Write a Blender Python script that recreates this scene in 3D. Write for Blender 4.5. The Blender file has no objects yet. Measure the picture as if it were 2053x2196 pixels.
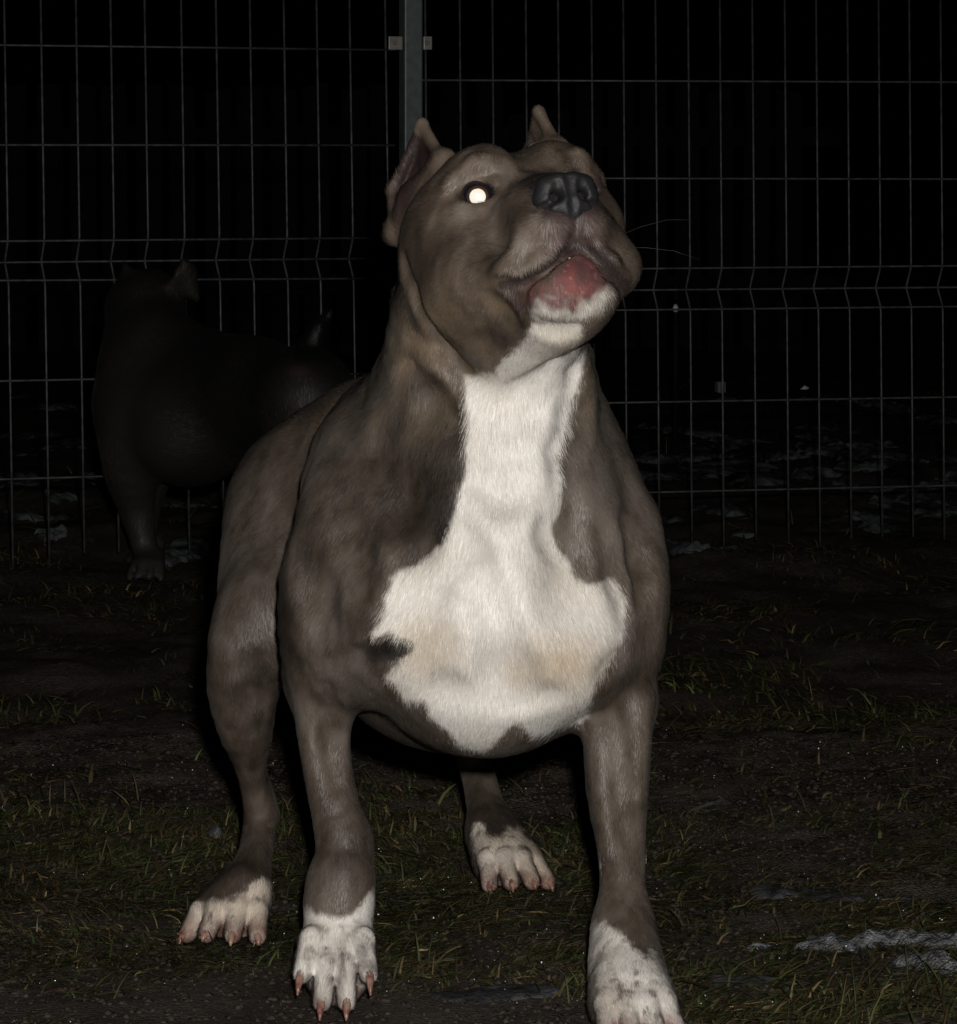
import bpy, math
import numpy as np
from mathutils import Vector, Matrix

FUR = True
VOX = 1.0            # voxel scale of the sculpts (1 = final)
SC = bpy.context.scene
COL = SC.collection
rng = np.random.default_rng(11)

# ---------------------------------------------------------------- camera
CAM_Z, FOC, HOR, W, H = 0.70, 7800.0, 350.0, 2053.0, 2196.0
cam_d = bpy.data.cameras.new('camera')
cam = bpy.data.objects.new('camera', cam_d)
COL.objects.link(cam)
cam.location = (0, 0, CAM_Z)
cam.rotation_euler = (math.pi / 2, 0, 0)
cam_d.sensor_fit = 'HORIZONTAL'
cam_d.sensor_width = 36.0
cam_d.lens = FOC / W * 36.0
cam_d.shift_y = -(H / 2 - HOR) / W
cam_d.clip_start = 0.05
cam_d.clip_end = 400
SC.camera = cam

# ---------------------------------------------------------------- night sky, flash, exposure
world = bpy.data.worlds.new('World')
SC.world = world
world.use_nodes = True
wn = world.node_tree.nodes
sky = wn.new('ShaderNodeTexSky')
sky.sky_type = 'NISHITA'
sky.sun_disc = False
sky.sun_elevation = math.radians(-4)
sky.sun_rotation = math.radians(200)
world.node_tree.links.new(sky.outputs[0], wn['Background'].inputs[0])
wn['Background'].inputs[1].default_value = 0.002

# the camera's own flash gun, beside and above the lens
fl_d = bpy.data.lights.new('camera_flash', 'SPOT')
fl_d.energy = 375
fl_d.color = (1.0, 0.965, 0.91)
fl_d.shadow_soft_size = 0.022
fl_d.spot_size = math.radians(50)
fl_d.spot_blend = 0.8
fl = bpy.data.objects.new('camera_flash', fl_d)
COL.objects.link(fl)
fl.location = (0.045, 0.02, CAM_Z + 0.09)
fl.rotation_euler = (Vector((0.0, 3.0, 0.62)) - Vector(fl.location)).to_track_quat('-Z', 'Y').to_euler()

SC.view_settings.view_transform = 'Standard'
SC.view_settings.look = 'None'
SC.view_settings.exposure = 0.0
SC.view_settings.gamma = 1.0
SC.render.engine = 'CYCLES'
SC.cycles.max_bounces = 6
SC.cycles.use_denoising = True


# ---------------------------------------------------------------- helpers
def P(u, v, Y):
    """the place at distance Y that the photograph shows at pixel u, v"""
    return np.array([(u - W / 2) / FOC * Y, Y, CAM_Z - (v - HOR) / FOC * Y])


def project(p):
    return p[:, 0] / p[:, 1] * FOC + W / 2, HOR + (CAM_Z - p[:, 2]) / p[:, 1] * FOC


def nrm(v):
    v = np.asarray(v, float)
    return v / np.maximum(np.linalg.norm(v, axis=-1, keepdims=True), 1e-9)


def _hash(i, j, k, s):
    n = (i * 374761393 + j * 668265263 + k * 2147483647 + s * 1274126177) & 0xFFFFFFFF
    n = ((n ^ (n >> 13)) * 1274126177) & 0xFFFFFFFF
    return ((n ^ (n >> 16)) & 0xFFFF) / 65535.0


def noise3(p, scale, seed=0):
    """value noise, -1..1"""
    q = np.asarray(p, float) * scale
    f = np.floor(q)
    t = q - f
    t = t * t * (3 - 2 * t)
    i = f.astype(np.int64)
    out = 0
    for a in (0, 1):
        for b in (0, 1):
            for c in (0, 1):
                w = (t[:, 0] if a else 1 - t[:, 0]) * (t[:, 1] if b else 1 - t[:, 1]) * (t[:, 2] if c else 1 - t[:, 2])
                out = out + w * _hash(i[:, 0] + a, i[:, 1] + b, i[:, 2] + c, seed)
    return out * 2 - 1


def fbm(p, scale, octs=3, seed=0):
    o, amp, tot = 0, 1.0, 0
    for k in range(octs):
        o = o + amp * noise3(p, scale * 2 ** k, seed + k * 17)
        tot += amp
        amp *= .5
    return o / tot


def sstep(a, b, x):
    t = np.clip((x - a) / (b - a), 0, 1)
    return t * t * (3 - 2 * t)


def poly_sd(u, v, pts):
    """signed distance to a polygon, negative inside"""
    pts = np.asarray(pts, float)
    n = len(pts)
    d = np.full(u.shape, 1e18)
    inside = np.zeros(u.shape, bool)
    for k in range(n):
        a, b = pts[k], pts[(k + 1) % n]
        e = b - a
        wx, wy = u - a[0], v - a[1]
        t = np.clip((wx * e[0] + wy * e[1]) / max(e @ e, 1e-9), 0, 1)
        d = np.minimum(d, (wx - t * e[0]) ** 2 + (wy - t * e[1]) ** 2)
        c = (a[1] > v) != (b[1] > v)
        if e[1] != 0:
            inside ^= c & (u < e[0] * (v - a[1]) / e[1] + a[0])
    d = np.sqrt(d)
    return np.where(inside, -d, d)


def mesh_obj(name, verts, faces, mat=None, parent=None, smooth=True):
    me = bpy.data.meshes.new(name)
    verts = np.asarray(verts, np.float32)
    if isinstance(faces, np.ndarray):
        n, m = faces.shape
        me.vertices.add(len(verts))
        me.vertices.foreach_set('co', verts.ravel())
        me.loops.add(n * m)
        me.loops.foreach_set('vertex_index', faces.astype(np.int32).ravel())
        me.polygons.add(n)
        me.polygons.foreach_set('loop_start', np.arange(0, n * m, m, dtype=np.int32))
        me.update(calc_edges=True)
        me.validate()
    else:
        me.from_pydata([tuple(map(float, q)) for q in verts], [], faces)
    if smooth:
        me.polygons.foreach_set('use_smooth', np.ones(len(me.polygons), bool))
    if mat:
        me.materials.append(mat)
    o = bpy.data.objects.new(name, me)
    COL.objects.link(o)
    if parent:
        o.parent = parent
    return o


def tag(o, label=None, cat=None, group=None, kind=None):
    if label:
        o['label'] = label
    if cat:
        o['category'] = cat
    if group:
        o['group'] = group
    if kind:
        o['kind'] = kind
    return o


def empty(name, loc=(0, 0, 0)):
    o = bpy.data.objects.new(name, None)
    o.empty_display_size = .05
    o.location = tuple(map(float, loc))
    COL.objects.link(o)
    return o


def set_col(o, name, rgb):
    a = o.data.attributes.new(name, 'FLOAT_COLOR', 'POINT')
    c = np.ones((len(rgb), 4), np.float32)
    c[:, :3] = rgb
    a.data.foreach_set('color', c.ravel())


def tube(path, radii, seg=8, cap=True):
    """verts, faces of a round tube along a path"""
    path = np.asarray(path, float)
    radii = np.broadcast_to(radii, len(path))
    t = nrm(np.gradient(path, axis=0))
    ref = np.array([0, 1.0, 0]) if abs(t[0, 1]) < .8 else np.array([1.0, 0, 0])
    V, F = [], []
    for i in range(len(path)):
        a = nrm(np.cross(t[i], ref))
        b = np.cross(t[i], a)
        for k in range(seg):
            w = 2 * math.pi * k / seg
            V.append(path[i] + radii[i] * (a * math.cos(w) + b * math.sin(w)))
    for i in range(len(path) - 1):
        for k in range(seg):
            k2 = (k + 1) % seg
            F.append((i * seg + k, i * seg + k2, (i + 1) * seg + k2, (i + 1) * seg + k))
    if cap:
        F.append(tuple(range(seg))[::-1])
        F.append(tuple((len(path) - 1) * seg + k for k in range(seg)))
    return V, F


# ---------------------------------------------------------------- materials
def new_mat(name, base=(.5, .5, .5), rough=.6, spec=.5):
    m = bpy.data.materials.new(name)
    m.use_nodes = True
    b = m.node_tree.nodes['Principled BSDF']
    b.inputs['Base Color'].default_value = (*base, 1)
    b.inputs['Roughness'].default_value = rough
    b.inputs['Specular IOR Level'].default_value = spec
    return m, m.node_tree, b


def noise_node(nt, scale, detail=4, coord='Object'):
    tc = nt.nodes.new('ShaderNodeTexCoord')
    n = nt.nodes.new('ShaderNodeTexNoise')
    n.inputs['Scale'].default_value = scale
    n.inputs['Detail'].default_value = detail
    nt.links.new(tc.outputs[coord], n.inputs['Vector'])
    return n


def ramp(nt, src, stops):
    r = nt.nodes.new('ShaderNodeValToRGB')
    e = r.color_ramp.elements
    while len(e) < len(stops):
        e.new(.5)
    for k, (pos, c) in enumerate(stops):
        e[k].position = pos
        e[k].color = (*c, 1)
    nt.links.new(src, r.inputs[0])
    return r


def add_bump(nt, b, src, strength, dist):
    bp = nt.nodes.new('ShaderNodeBump')
    bp.inputs['Strength'].default_value = strength
    bp.inputs['Distance'].default_value = dist
    nt.links.new(src, bp.inputs['Height'])
    nt.links.new(bp.outputs[0], b.inputs['Normal'])


def attr_mat(name, attr, rough, spec):
    m, nt, b = new_mat(name, rough=rough, spec=spec)
    a = nt.nodes.new('ShaderNodeAttribute')
    a.attribute_name = attr
    nt.links.new(a.outputs['Color'], b.inputs['Base Color'])
    return m, nt, b


M = {}
M['skin'], nt, b = attr_mat('dog_coat', 'coat', .62, .25)
n = noise_node(nt, 900, 3)
add_bump(nt, b, n.outputs['Fac'], .35, .001)
M['fur'] = bpy.data.materials.new('dog_hair')
M['fur'].use_nodes = True
nt = M['fur'].node_tree
nt.nodes.remove(nt.nodes['Principled BSDF'])
hb = nt.nodes.new('ShaderNodeBsdfHairPrincipled')
hb.parametrization = 'COLOR'
hb.inputs['Roughness'].default_value = .26
hb.inputs['Radial Roughness'].default_value = .45
hb.inputs['Coat'].default_value = .0
hb.inputs['IOR'].default_value = 1.5
ha = nt.nodes.new('ShaderNodeAttribute')
ha.attribute_name = 'coat'
nt.links.new(ha.outputs['Color'], hb.inputs['Color'])
pb = nt.nodes.new('ShaderNodeBsdfPrincipled')          # a short coat lies flat: it shades with the skin it covers
pb.inputs['Roughness'].default_value = .55
pb.inputs['IOR'].default_value = 1.6
pb.inputs['Specular IOR Level'].default_value = .9
hn = nt.nodes.new('ShaderNodeAttribute')
hn.attribute_name = 'lie'
nt.links.new(ha.outputs['Color'], pb.inputs['Base Color'])
nt.links.new(hn.outputs['Vector'], pb.inputs['Normal'])
ms = nt.nodes.new('ShaderNodeMixShader')
ms.inputs[0].default_value = .18
nt.links.new(pb.outputs[0], ms.inputs[1])
nt.links.new(hb.outputs[0], ms.inputs[2])
nt.links.new(ms.outputs[0], nt.nodes['Material Output'].inputs['Surface'])
M['claw'], nt, b = new_mat('claw_horn', rough=.35)
n = noise_node(nt, 160, 3)
r = ramp(nt, n.outputs['Fac'], [(.35, (.15, .055, .042)), (.65, (.30, .19, .145))])
nt.links.new(r.outputs[0], b.inputs['Base Color'])
M['nose'], nt, b = new_mat('nose_leather', (.014, .0135, .015), .55, .28)
n = nt.nodes.new('ShaderNodeTexVoronoi')
n.inputs['Scale'].default_value = 520
tc = nt.nodes.new('ShaderNodeTexCoord')
nt.links.new(tc.outputs['Object'], n.inputs['Vector'])
add_bump(nt, b, n.outputs['Distance'], .25, .0006)
M['eye'], nt, b = new_mat('eye_dark_iris', (.012, .010, .014), .08, .6)
M['pupil'], nt, b = new_mat('eye_shine', (.96, .93, .88), .25, .5)  # flash shining back from the eye, painted as a near-white pupil
n = noise_node(nt, 130, 2)
r = ramp(nt, n.outputs['Fac'], [(.42, (.98, .97, .97)), (.62, (.97, .90, .74))])
nt.links.new(r.outputs[0], b.inputs['Base Color'])
M['iris'], nt, b = new_mat('amber_iris', (.055, .032, .018), .15, .5)
M['tooth'], nt, b = new_mat('tooth', (.75, .70, .58), .2)
M['whisker'], nt, b = new_mat('whisker_hair', (.03, .028, .026), .5)


def metal(name, c0, c1, rough):
    m, nt, b = new_mat(name, rough=rough)
    b.inputs['Metallic'].default_value = .35
    n = noise_node(nt, 60, 4)
    r = ramp(nt, n.outputs['Fac'], [(.3, c0), (.7, c1)])
    nt.links.new(r.outputs[0], b.inputs['Base Color'])
    return m


M['wire'] = metal('galvanised_wire', (.030, .032, .036), (.085, .09, .097), .55)
M['post'] = metal('galvanised_post', (.075, .088, .094), (.115, .13, .137), .55)
M['clamp'] = metal('zinc_clamp', (.16, .15, .14), (.28, .26, .24), .5)
M['bolt'] = metal('dark_bolt', (.03, .03, .03), (.06, .06, .06), .4)


# ---------------------------------------------------------------- sculpting: a field of blended shapes, then a skin over it
class Sculpt:
    def __init__(self):
        self.prims = []

    def add(self, fn, lo, hi, k, flow=None, c=None, op='add'):
        self.prims.append((fn, np.asarray(lo), np.asarray(hi), k, op, flow, c))

    def cone(self, a, ra, b, rb, k=.02, op='add', flow=None):
        a, b = np.asarray(a, float), np.asarray(b, float)
        ba = b - a
        L2 = max(ba @ ba, 1e-9)

        def fn(X, Y, Z):
            px, py, pz = X - a[0], Y - a[1], Z - a[2]
            t = np.clip((px * ba[0] + py * ba[1] + pz * ba[2]) / L2, 0, 1)
            return np.sqrt((px - t * ba[0]) ** 2 + (py - t * ba[1]) ** 2 + (pz - t * ba[2]) ** 2) - (ra + (rb - ra) * t)
        m = max(ra, rb)
        f = nrm(ba) if flow is None else nrm(flow)
        self.add(fn, np.minimum(a - ra, b - rb), np.maximum(a + ra, b + rb), k, f, [(a, ra), ((a + b) / 2, (ra + rb) / 2), (b, rb)], op)

    def chain(self, pts, k=.02, flow=None):
        """round cones end to end as one shape, blended into the rest only once"""
        pts = [(np.asarray(a, float), r) for a, r in pts]
        segs = list(zip(pts[:-1], pts[1:]))

        def one(X, Y, Z, a, ra, b, rb):
            ba = b - a
            x, y, z = X - a[0], Y - a[1], Z - a[2]
            t = np.clip((x * ba[0] + y * ba[1] + z * ba[2]) / max(ba @ ba, 1e-9), 0, 1)
            return np.sqrt((x - t * ba[0]) ** 2 + (y - t * ba[1]) ** 2 + (z - t * ba[2]) ** 2) - (ra + (rb - ra) * t)

        def fn(X, Y, Z):
            d = None
            for (a, ra), (b, rb) in segs:
                q = one(X, Y, Z, a, ra, b, rb)
                d = q if d is None else np.minimum(d, q)
            return d
        self.add(fn, np.min([a - r for a, r in pts], 0), np.max([a + r for a, r in pts], 0), k)
        for (a, ra), (b, rb) in segs:
            self.add(lambda X, Y, Z, s=(a, ra, b, rb): one(X, Y, Z, *s), np.minimum(a - ra, b - rb), np.maximum(a + ra, b + rb), k,
                     nrm(b - a) if flow is None else nrm(flow), None, 'flow')

    def ell(self, c, r, k=.02, rot=None, op='add', flow=None):
        c, r = np.asarray(c, float), np.asarray(r, float)
        Rm = np.eye(3) if rot is None else np.asarray(rot, float)   # rows: local axes

        def fn(X, Y, Z):
            d = (X - c[0], Y - c[1], Z - c[2])
            q = [Rm[i, 0] * d[0] + Rm[i, 1] * d[1] + Rm[i, 2] * d[2] for i in range(3)]
            k0 = np.sqrt((q[0] / r[0]) ** 2 + (q[1] / r[1]) ** 2 + (q[2] / r[2]) ** 2)
            k1 = np.sqrt((q[0] / r[0] ** 2) ** 2 + (q[1] / r[1] ** 2) ** 2 + (q[2] / r[2] ** 2) ** 2)
            return k0 * (k0 - 1) / np.maximum(k1, 1e-6)
        e = np.sqrt(((Rm * r[:, None]) ** 2).sum(0))
        self.add(fn, c - e, c + e, k, None if flow is None else nrm(flow), [(c, float(r.mean()))], op)

    def tri(self, a, b, c, th, k=.006, flow=None, op='add'):
        a, b, c = (np.asarray(q, float) for q in (a, b, c))
        nr = np.cross(b - a, a - c)

        def dot(u, v):
            return u[0] * v[0] + u[1] * v[1] + u[2] * v[2]

        def fn(X, Y, Z):
            best = None
            sg = 0
            for p, q in ((a, b), (b, c), (c, a)):
                e = q - p
                w = (X - p[0], Y - p[1], Z - p[2])
                sg = sg + np.sign(dot(np.cross(e, nr), w))
                t = np.clip(dot(w, e) / (e @ e), 0, 1)
                d = (w[0] - e[0] * t) ** 2 + (w[1] - e[1] * t) ** 2 + (w[2] - e[2] * t) ** 2
                best = d if best is None else np.minimum(best, d)
            w = (X - a[0], Y - a[1], Z - a[2])
            pl = dot(w, nr) ** 2 / (nr @ nr)
            return np.sqrt(np.where(sg < 2, best, pl)) - th
        self.add(fn, np.minimum(np.minimum(a, b), c) - th, np.maximum(np.maximum(a, b), c) + th, k,
                 None if flow is None else nrm(flow), [((a + b + c) / 3, th)], op)

    def skin(self, xs, ys, zs):
        """smooth blend of all shapes on a grid, then surface nets"""
        F = np.full((len(xs), len(ys), len(zs)), .2, np.float32)
        pad = 0.008
        for fn, lo, hi, k, op, _, _ in self.prims:
            if op == 'flow':
                continue
            lo, hi = lo - pad - k, hi + pad + k
            s = []
            for ax, l, h in zip((xs, ys, zs), lo, hi):
                s.append(slice(max(np.searchsorted(ax, l) - 1, 0), min(np.searchsorted(ax, h) + 1, len(ax))))
            sub = F[s[0], s[1], s[2]]
            if sub.size == 0:
                continue
            d = fn(xs[s[0]][:, None, None].astype(np.float32), ys[s[1]][None, :, None].astype(np.float32), zs[s[2]][None, None, :].astype(np.float32)).astype(np.float32)
            if op == 'add':
                h = np.maximum(k - np.abs(sub - d), 0) / k
                F[s[0], s[1], s[2]] = np.minimum(sub, d) - h * h * k * .25
            else:
                d = -d
                h = np.maximum(k - np.abs(sub - d), 0) / k
                F[s[0], s[1], s[2]] = np.maximum(sub, d) + h * h * k * .25
        neg = F < 0
        cnt = np.zeros(tuple(n - 1 for n in F.shape), np.uint8)
        for a in (0, 1):
            for b in (0, 1):
                for c in (0, 1):
                    cnt += neg[a:F.shape[0] - 1 + a, b:F.shape[1] - 1 + b, c:F.shape[2] - 1 + c]
        ci = np.argwhere((cnt > 0) & (cnt < 8))
        idx = np.full(cnt.shape, -1, np.int32)
        idx[ci[:, 0], ci[:, 1], ci[:, 2]] = np.arange(len(ci), dtype=np.int32)
        corners = [(a, b, c) for a in (0, 1) for b in (0, 1) for c in (0, 1)]
        val = {q: F[ci[:, 0] + q[0], ci[:, 1] + q[1], ci[:, 2] + q[2]].astype(float) for q in corners}
        acc = np.zeros((len(ci), 3))
        num = np.zeros(len(ci))
        for q in corners:
            for ax in range(3):
                if q[ax]:
                    continue
                r = list(q)
                r[ax] = 1
                va, vb = val[q], val[tuple(r)]
                x = (va < 0) != (vb < 0)
                t = va[x] / (va[x] - vb[x])
                pos = np.tile(np.array(q, float), (x.sum(), 1))
                pos[:, ax] = t
                acc[x] += pos
                num[x] += 1
        loc = acc / num[:, None]
        V = np.empty((len(ci), 3))
        for ax, g in enumerate((xs, ys, zs)):
            st = g[ci[:, ax]]
            V[:, ax] = st + loc[:, ax] * (g[ci[:, ax] + 1] - st)
        Q = []
        for ax in range(3):
            sl0 = [slice(None)] * 3
            sl1 = [slice(None)] * 3
            sl0[ax] = slice(0, -1)
            sl1[ax] = slice(1, None)
            n0, n1 = neg[tuple(sl0)], neg[tuple(sl1)]
            e = np.argwhere(n0 != n1)
            o1, o2 = [(1, 2), (2, 0), (0, 1)][ax]
            ok = (e[:, o1] > 0) & (e[:, o2] > 0) & (e[:, o1] < F.shape[o1] - 1) & (e[:, o2] < F.shape[o2] - 1)
            e = e[ok]
            inside0 = n0[e[:, 0], e[:, 1], e[:, 2]]
            q = []
            for da, db in ((1, 1), (0, 1), (0, 0), (1, 0)):
                s = e.copy()
                s[:, o1] -= da
                s[:, o2] -= db
                q.append(idx[s[:, 0], s[:, 1], s[:, 2]])
            q = np.stack(q, 1)
            q[~inside0] = q[~inside0][:, ::-1]
            Q.append(q)
        Q = np.concatenate(Q)
        Q = Q[(Q >= 0).all(1)]
        # two light smoothing passes
        for w in (.5, .5):
            s = np.zeros_like(V)
            c = np.zeros(len(V))
            for k in range(4):
                a, b2 = Q[:, k], Q[:, (k + 1) % 4]
                for d in range(3):
                    s[:, d] += np.bincount(a, V[b2, d], len(V)) + np.bincount(b2, V[a, d], len(V))
                c += np.bincount(a, minlength=len(V)) + np.bincount(b2, minlength=len(V))
            V = V * (1 - w) + w * s / np.maximum(c, 1)[:, None]
        return V, Q

    def flow(self, V, sigma=.06):
        out = np.zeros_like(V)
        wt = np.zeros(len(V))
        for fn, lo, hi, k, op, f, c in self.prims:
            if f is None or op == 'sub':
                continue
            ctr = (lo + hi) / 2
            ext = np.linalg.norm(hi - lo) / 2 + 3 * sigma
            near = np.where(((V - ctr) ** 2).sum(1) < ext * ext)[0]
            if len(near) == 0:
                continue
            q = V[near]
            d = np.abs(fn(q[:, 0], q[:, 1], q[:, 2]))
            w = np.exp(-d / sigma * 3)
            out[near] += w[:, None] * f
            wt[near] += w
        return nrm(out + np.array([0, 1e-4, -1e-4]))


def vnormals(V, Q):
    n = np.cross(V[Q[:, 2]] - V[Q[:, 0]], V[Q[:, 3]] - V[Q[:, 1]])
    out = np.zeros_like(V)
    for k in range(4):
        for d in range(3):
            out[:, d] += np.bincount(Q[:, k], n[:, d], len(V))
    return nrm(out)


def axis(segs):
    """grid coordinates from (start, end, step) pieces"""
    out = []
    for a, b, s in segs:
        out.append(np.arange(a, b, s))
    return np.concatenate(out)


# ================================================================ the setting
def gheight(x, y):
    p = np.stack([x, y, np.zeros_like(x)], 1)
    h = .014 * fbm(p, 5, 3, 101) + .007 * fbm(p, 22, 3, 103) + .0035 * noise3(p, 80, 105)
    # trodden flat where the dog stands; rough and lumpy further out
    near = np.exp(-(((x + .05) / .42) ** 2 + ((y - 3.2) / .38) ** 2) ** 2)
    h = h * (1 - .75 * near) - .003 * near
    h = h + .03 * sstep(4.6, 6.3, y) * fbm(p, 2.2, 2, 107)
    return h


def mudness(x, y):
    """1 = bare mud, 0 = grass"""
    p = np.stack([x, y, np.zeros_like(x)], 1)
    m = .46 + 1.1 * fbm(p, 3.2, 3, 121) + .25 * fbm(p, 12, 2, 123)
    for cx, cy, rx, ry, a in ((-.17, 3.02, .36, .14, .95), (.10, 2.98, .16, .08, .4), (-.02, 3.25, .09, .16, .4), (.30, 3.75, .16, .22, .55), (-.3, 5.0, .8, .5, .25)):
        m = m + a * np.exp(-(((x - cx) / rx) ** 2 + ((y - cy) / ry) ** 2))
    for cx, cy, rx, ry, a in ((.40, 3.0, .20, .16, .9), (-.42, 3.62, .25, .30, .7), (.06, 3.42, .13, .12, .55), (.22, 3.30, .13, .16, .7), (-.43, 3.2, .06, .1, .5), (.45, 3.45, .2, .15, .4), (.12, 3.10, .05, .04, .5)):
        m = m - a * np.exp(-(((x - cx) / rx) ** 2 + ((y - cy) / ry) ** 2))
    return np.clip(m, 0, 1)


gx = np.unique(np.round(np.concatenate([-np.geomspace(1.1, 150, 40)[::-1], np.arange(-1.1, 1.1, .012), np.geomspace(1.1, 150, 40)]), 4))
gy = np.unique(np.round(np.concatenate([-np.geomspace(.5, 60, 20)[::-1], np.arange(-.5, 2.5, .25), np.arange(2.5, 4.6, .010), np.arange(4.6, 8.0, .03), np.geomspace(8, 200, 60)]), 4))
GX, GY = np.meshgrid(gx, gy, indexing='ij')
gz = gheight(GX.ravel(), GY.ravel())
far = np.maximum(np.abs(GX.ravel()) - 3, 0) + np.maximum(GY.ravel() - 12, 0) + np.maximum(2 - GY.ravel(), 0)
gz = gz * np.exp(-far / 4)
i0 = np.arange(len(gx) * len(gy)).reshape(len(gx), len(gy))
gq = np.stack([i0[:-1, :-1], i0[1:, :-1], i0[1:, 1:], i0[:-1, 1:]], -1).reshape(-1, 4)
M['ground'], nt, b = new_mat('wet_mud', rough=.5, spec=.25)
n1 = noise_node(nt, 7, 6)
n2 = noise_node(nt, 120, 5)
mx = nt.nodes.new('ShaderNodeMix')
mx.data_type = 'FLOAT'
mx.inputs[0].default_value = .5
nt.links.new(n1.outputs['Fac'], mx.inputs[2])
nt.links.new(n2.outputs['Fac'], mx.inputs[3])
r = ramp(nt, mx.outputs[0], [(.32, (.020, .015, .0125)), (.5, (.046, .037, .031)), (.68, (.085, .069, .058))])
nt.links.new(r.outputs[0], b.inputs['Base Color'])
n3 = noise_node(nt, 330, 3)
r2 = ramp(nt, n1.outputs['Fac'], [(.35, (.35, .35, .35)), (.65, (.75, .75, .75))])
nt.links.new(r2.outputs[0], b.inputs['Roughness'])
add_bump(nt, b, n3.outputs['Fac'], .9, .008)
ground = mesh_obj('ground', np.stack([GX.ravel(), GY.ravel(), gz], 1), gq, M['ground'])
tag(ground, 'dark wet trodden mud under the grass', kind='structure')

# ---------------------------------------------------------------- grass blades
def grass_patch(n_try, x0, x1, y0, y1, hmin, hmax, seed, dens_pow=1.0):
    r_ = np.random.default_rng(seed)
    x = r_.uniform(x0, x1, n_try)
    y = r_.uniform(y0, y1, n_try)
    p = np.stack([x, y, np.zeros_like(x)], 1)
    keep = r_.random(n_try) < (1 - mudness(x, y)) ** dens_pow * np.clip(.55 + .9 * fbm(p, 14, 2, 131), .05, 1)
    x, y, p = x[keep], y[keep], p[keep]
    n_ = len(x)
    z = gheight(x, y)
    ang = fbm(p, 3, 2, 141) * 4 + r_.normal(0, .9, n_)
    lean = np.clip(r_.normal(1.22, .28, n_), .15, 1.5)
    h = r_.uniform(hmin, hmax, n_) * (1 + .4 * fbm(p, 6, 2, 143)) * np.where(r_.random(n_) < .02, 1.5, 1)
    w = r_.uniform(.0004, .00105, n_) * np.where(r_.random(n_) < .06, 1.7, 1) * (1 + .4 * (y > 3.9))
    d = np.stack([np.cos(ang), np.sin(ang)], 1)
    sd = np.stack([-d[:, 1], d[:, 0]], 1)
    tw = r_.normal(0, .5, n_)
    V = np.zeros((n_, 7, 3))
    curl = r_.uniform(.2, 1.0, n_)
    for k, (t, ww) in enumerate(((0, 1), (.4, .95), (.75, .6))):
        a = lean * (1 + curl * t)
        rad = h * t * np.sin(np.minimum(a, 1.5))
        zz = h * t * np.maximum(np.cos(np.minimum(a, 1.45)), .04)
        ctr = np.stack([x + d[:, 0] * rad, y + d[:, 1] * rad, z + zz - .002 * (k == 0)], 1)
        off = np.concatenate([sd * (w * ww)[:, None], (tw * w * ww * .6)[:, None]], 1)
        V[:, 2 * k] = ctr - off
        V[:, 2 * k + 1] = ctr + off
    a = lean * (1 + curl)
    V[:, 6] = np.stack([x + d[:, 0] * h * np.sin(np.minimum(a, 1.7)), y + d[:, 1] * h * np.sin(np.minimum(a, 1.7)), z + np.maximum(h * np.cos(np.minimum(a, 1.6)), .003)], 1)
    base = (np.arange(n_) * 7)[:, None]
    quads = np.concatenate([base + np.array([0, 1, 3, 2]), base + np.array([2, 3, 5, 4])])
    tris = base + np.array([4, 5, 6])
    kind = r_.random(n_) + .25 * fbm(p, 9, 2, 151)
    g = np.exp(r_.normal(0, .45, n_))[:, None]
    green = np.array([.042, .050, .019]) * g
    dull = np.array([.030, .029, .016]) * g
    straw = np.array([.100, .072, .036]) * g
    brown = np.array([.038, .025, .014]) * g
    c = np.where((kind < .42)[:, None], green, np.where((kind < .74)[:, None], dull, np.where((kind < .88)[:, None], brown, straw)))
    return V.reshape(-1, 3), quads, tris, np.repeat(c, 7, 0)


M['grass'], nt, b = attr_mat('wet_grass', 'blade', .26, .55)
GV, GQ, GT, GC = [], [], [], []
off = 0
for args in ((230000, -.62, .62, 2.6, 3.9, .009, .032, 1), (130000, -.95, .95, 3.9, 6.6, .014, .038, 2), (16000, -1.6, 1.6, 6.6, 11.5, .03, .07, 3),
             (2600, .14, .50, 2.80, 3.14, .03, .075, 4), (9000, -1.6, -.62, 2.6, 3.9, .02, .05, 5), (9000, .62, 1.6, 2.6, 3.9, .02, .05, 6)):
    v, q, t, c = grass_patch(*args)
    GV.append(v)
    GQ.append(q + off)
    GT.append(t + off)
    GC.append(c)
    off += len(v)
GV, GC = np.concatenate(GV), np.concatenate(GC)
GQ, GT = np.concatenate(GQ), np.concatenate(GT)
tri_all = np.concatenate([GQ[:, [0, 1, 2]], GQ[:, [0, 2, 3]], GT])
grass = mesh_obj('grass', GV, tri_all, M['grass'])
set_col(grass, 'blade', GC)
tag(grass, 'matted wet winter grass, green and straw coloured, in tufts over the mud', kind='stuff')


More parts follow.
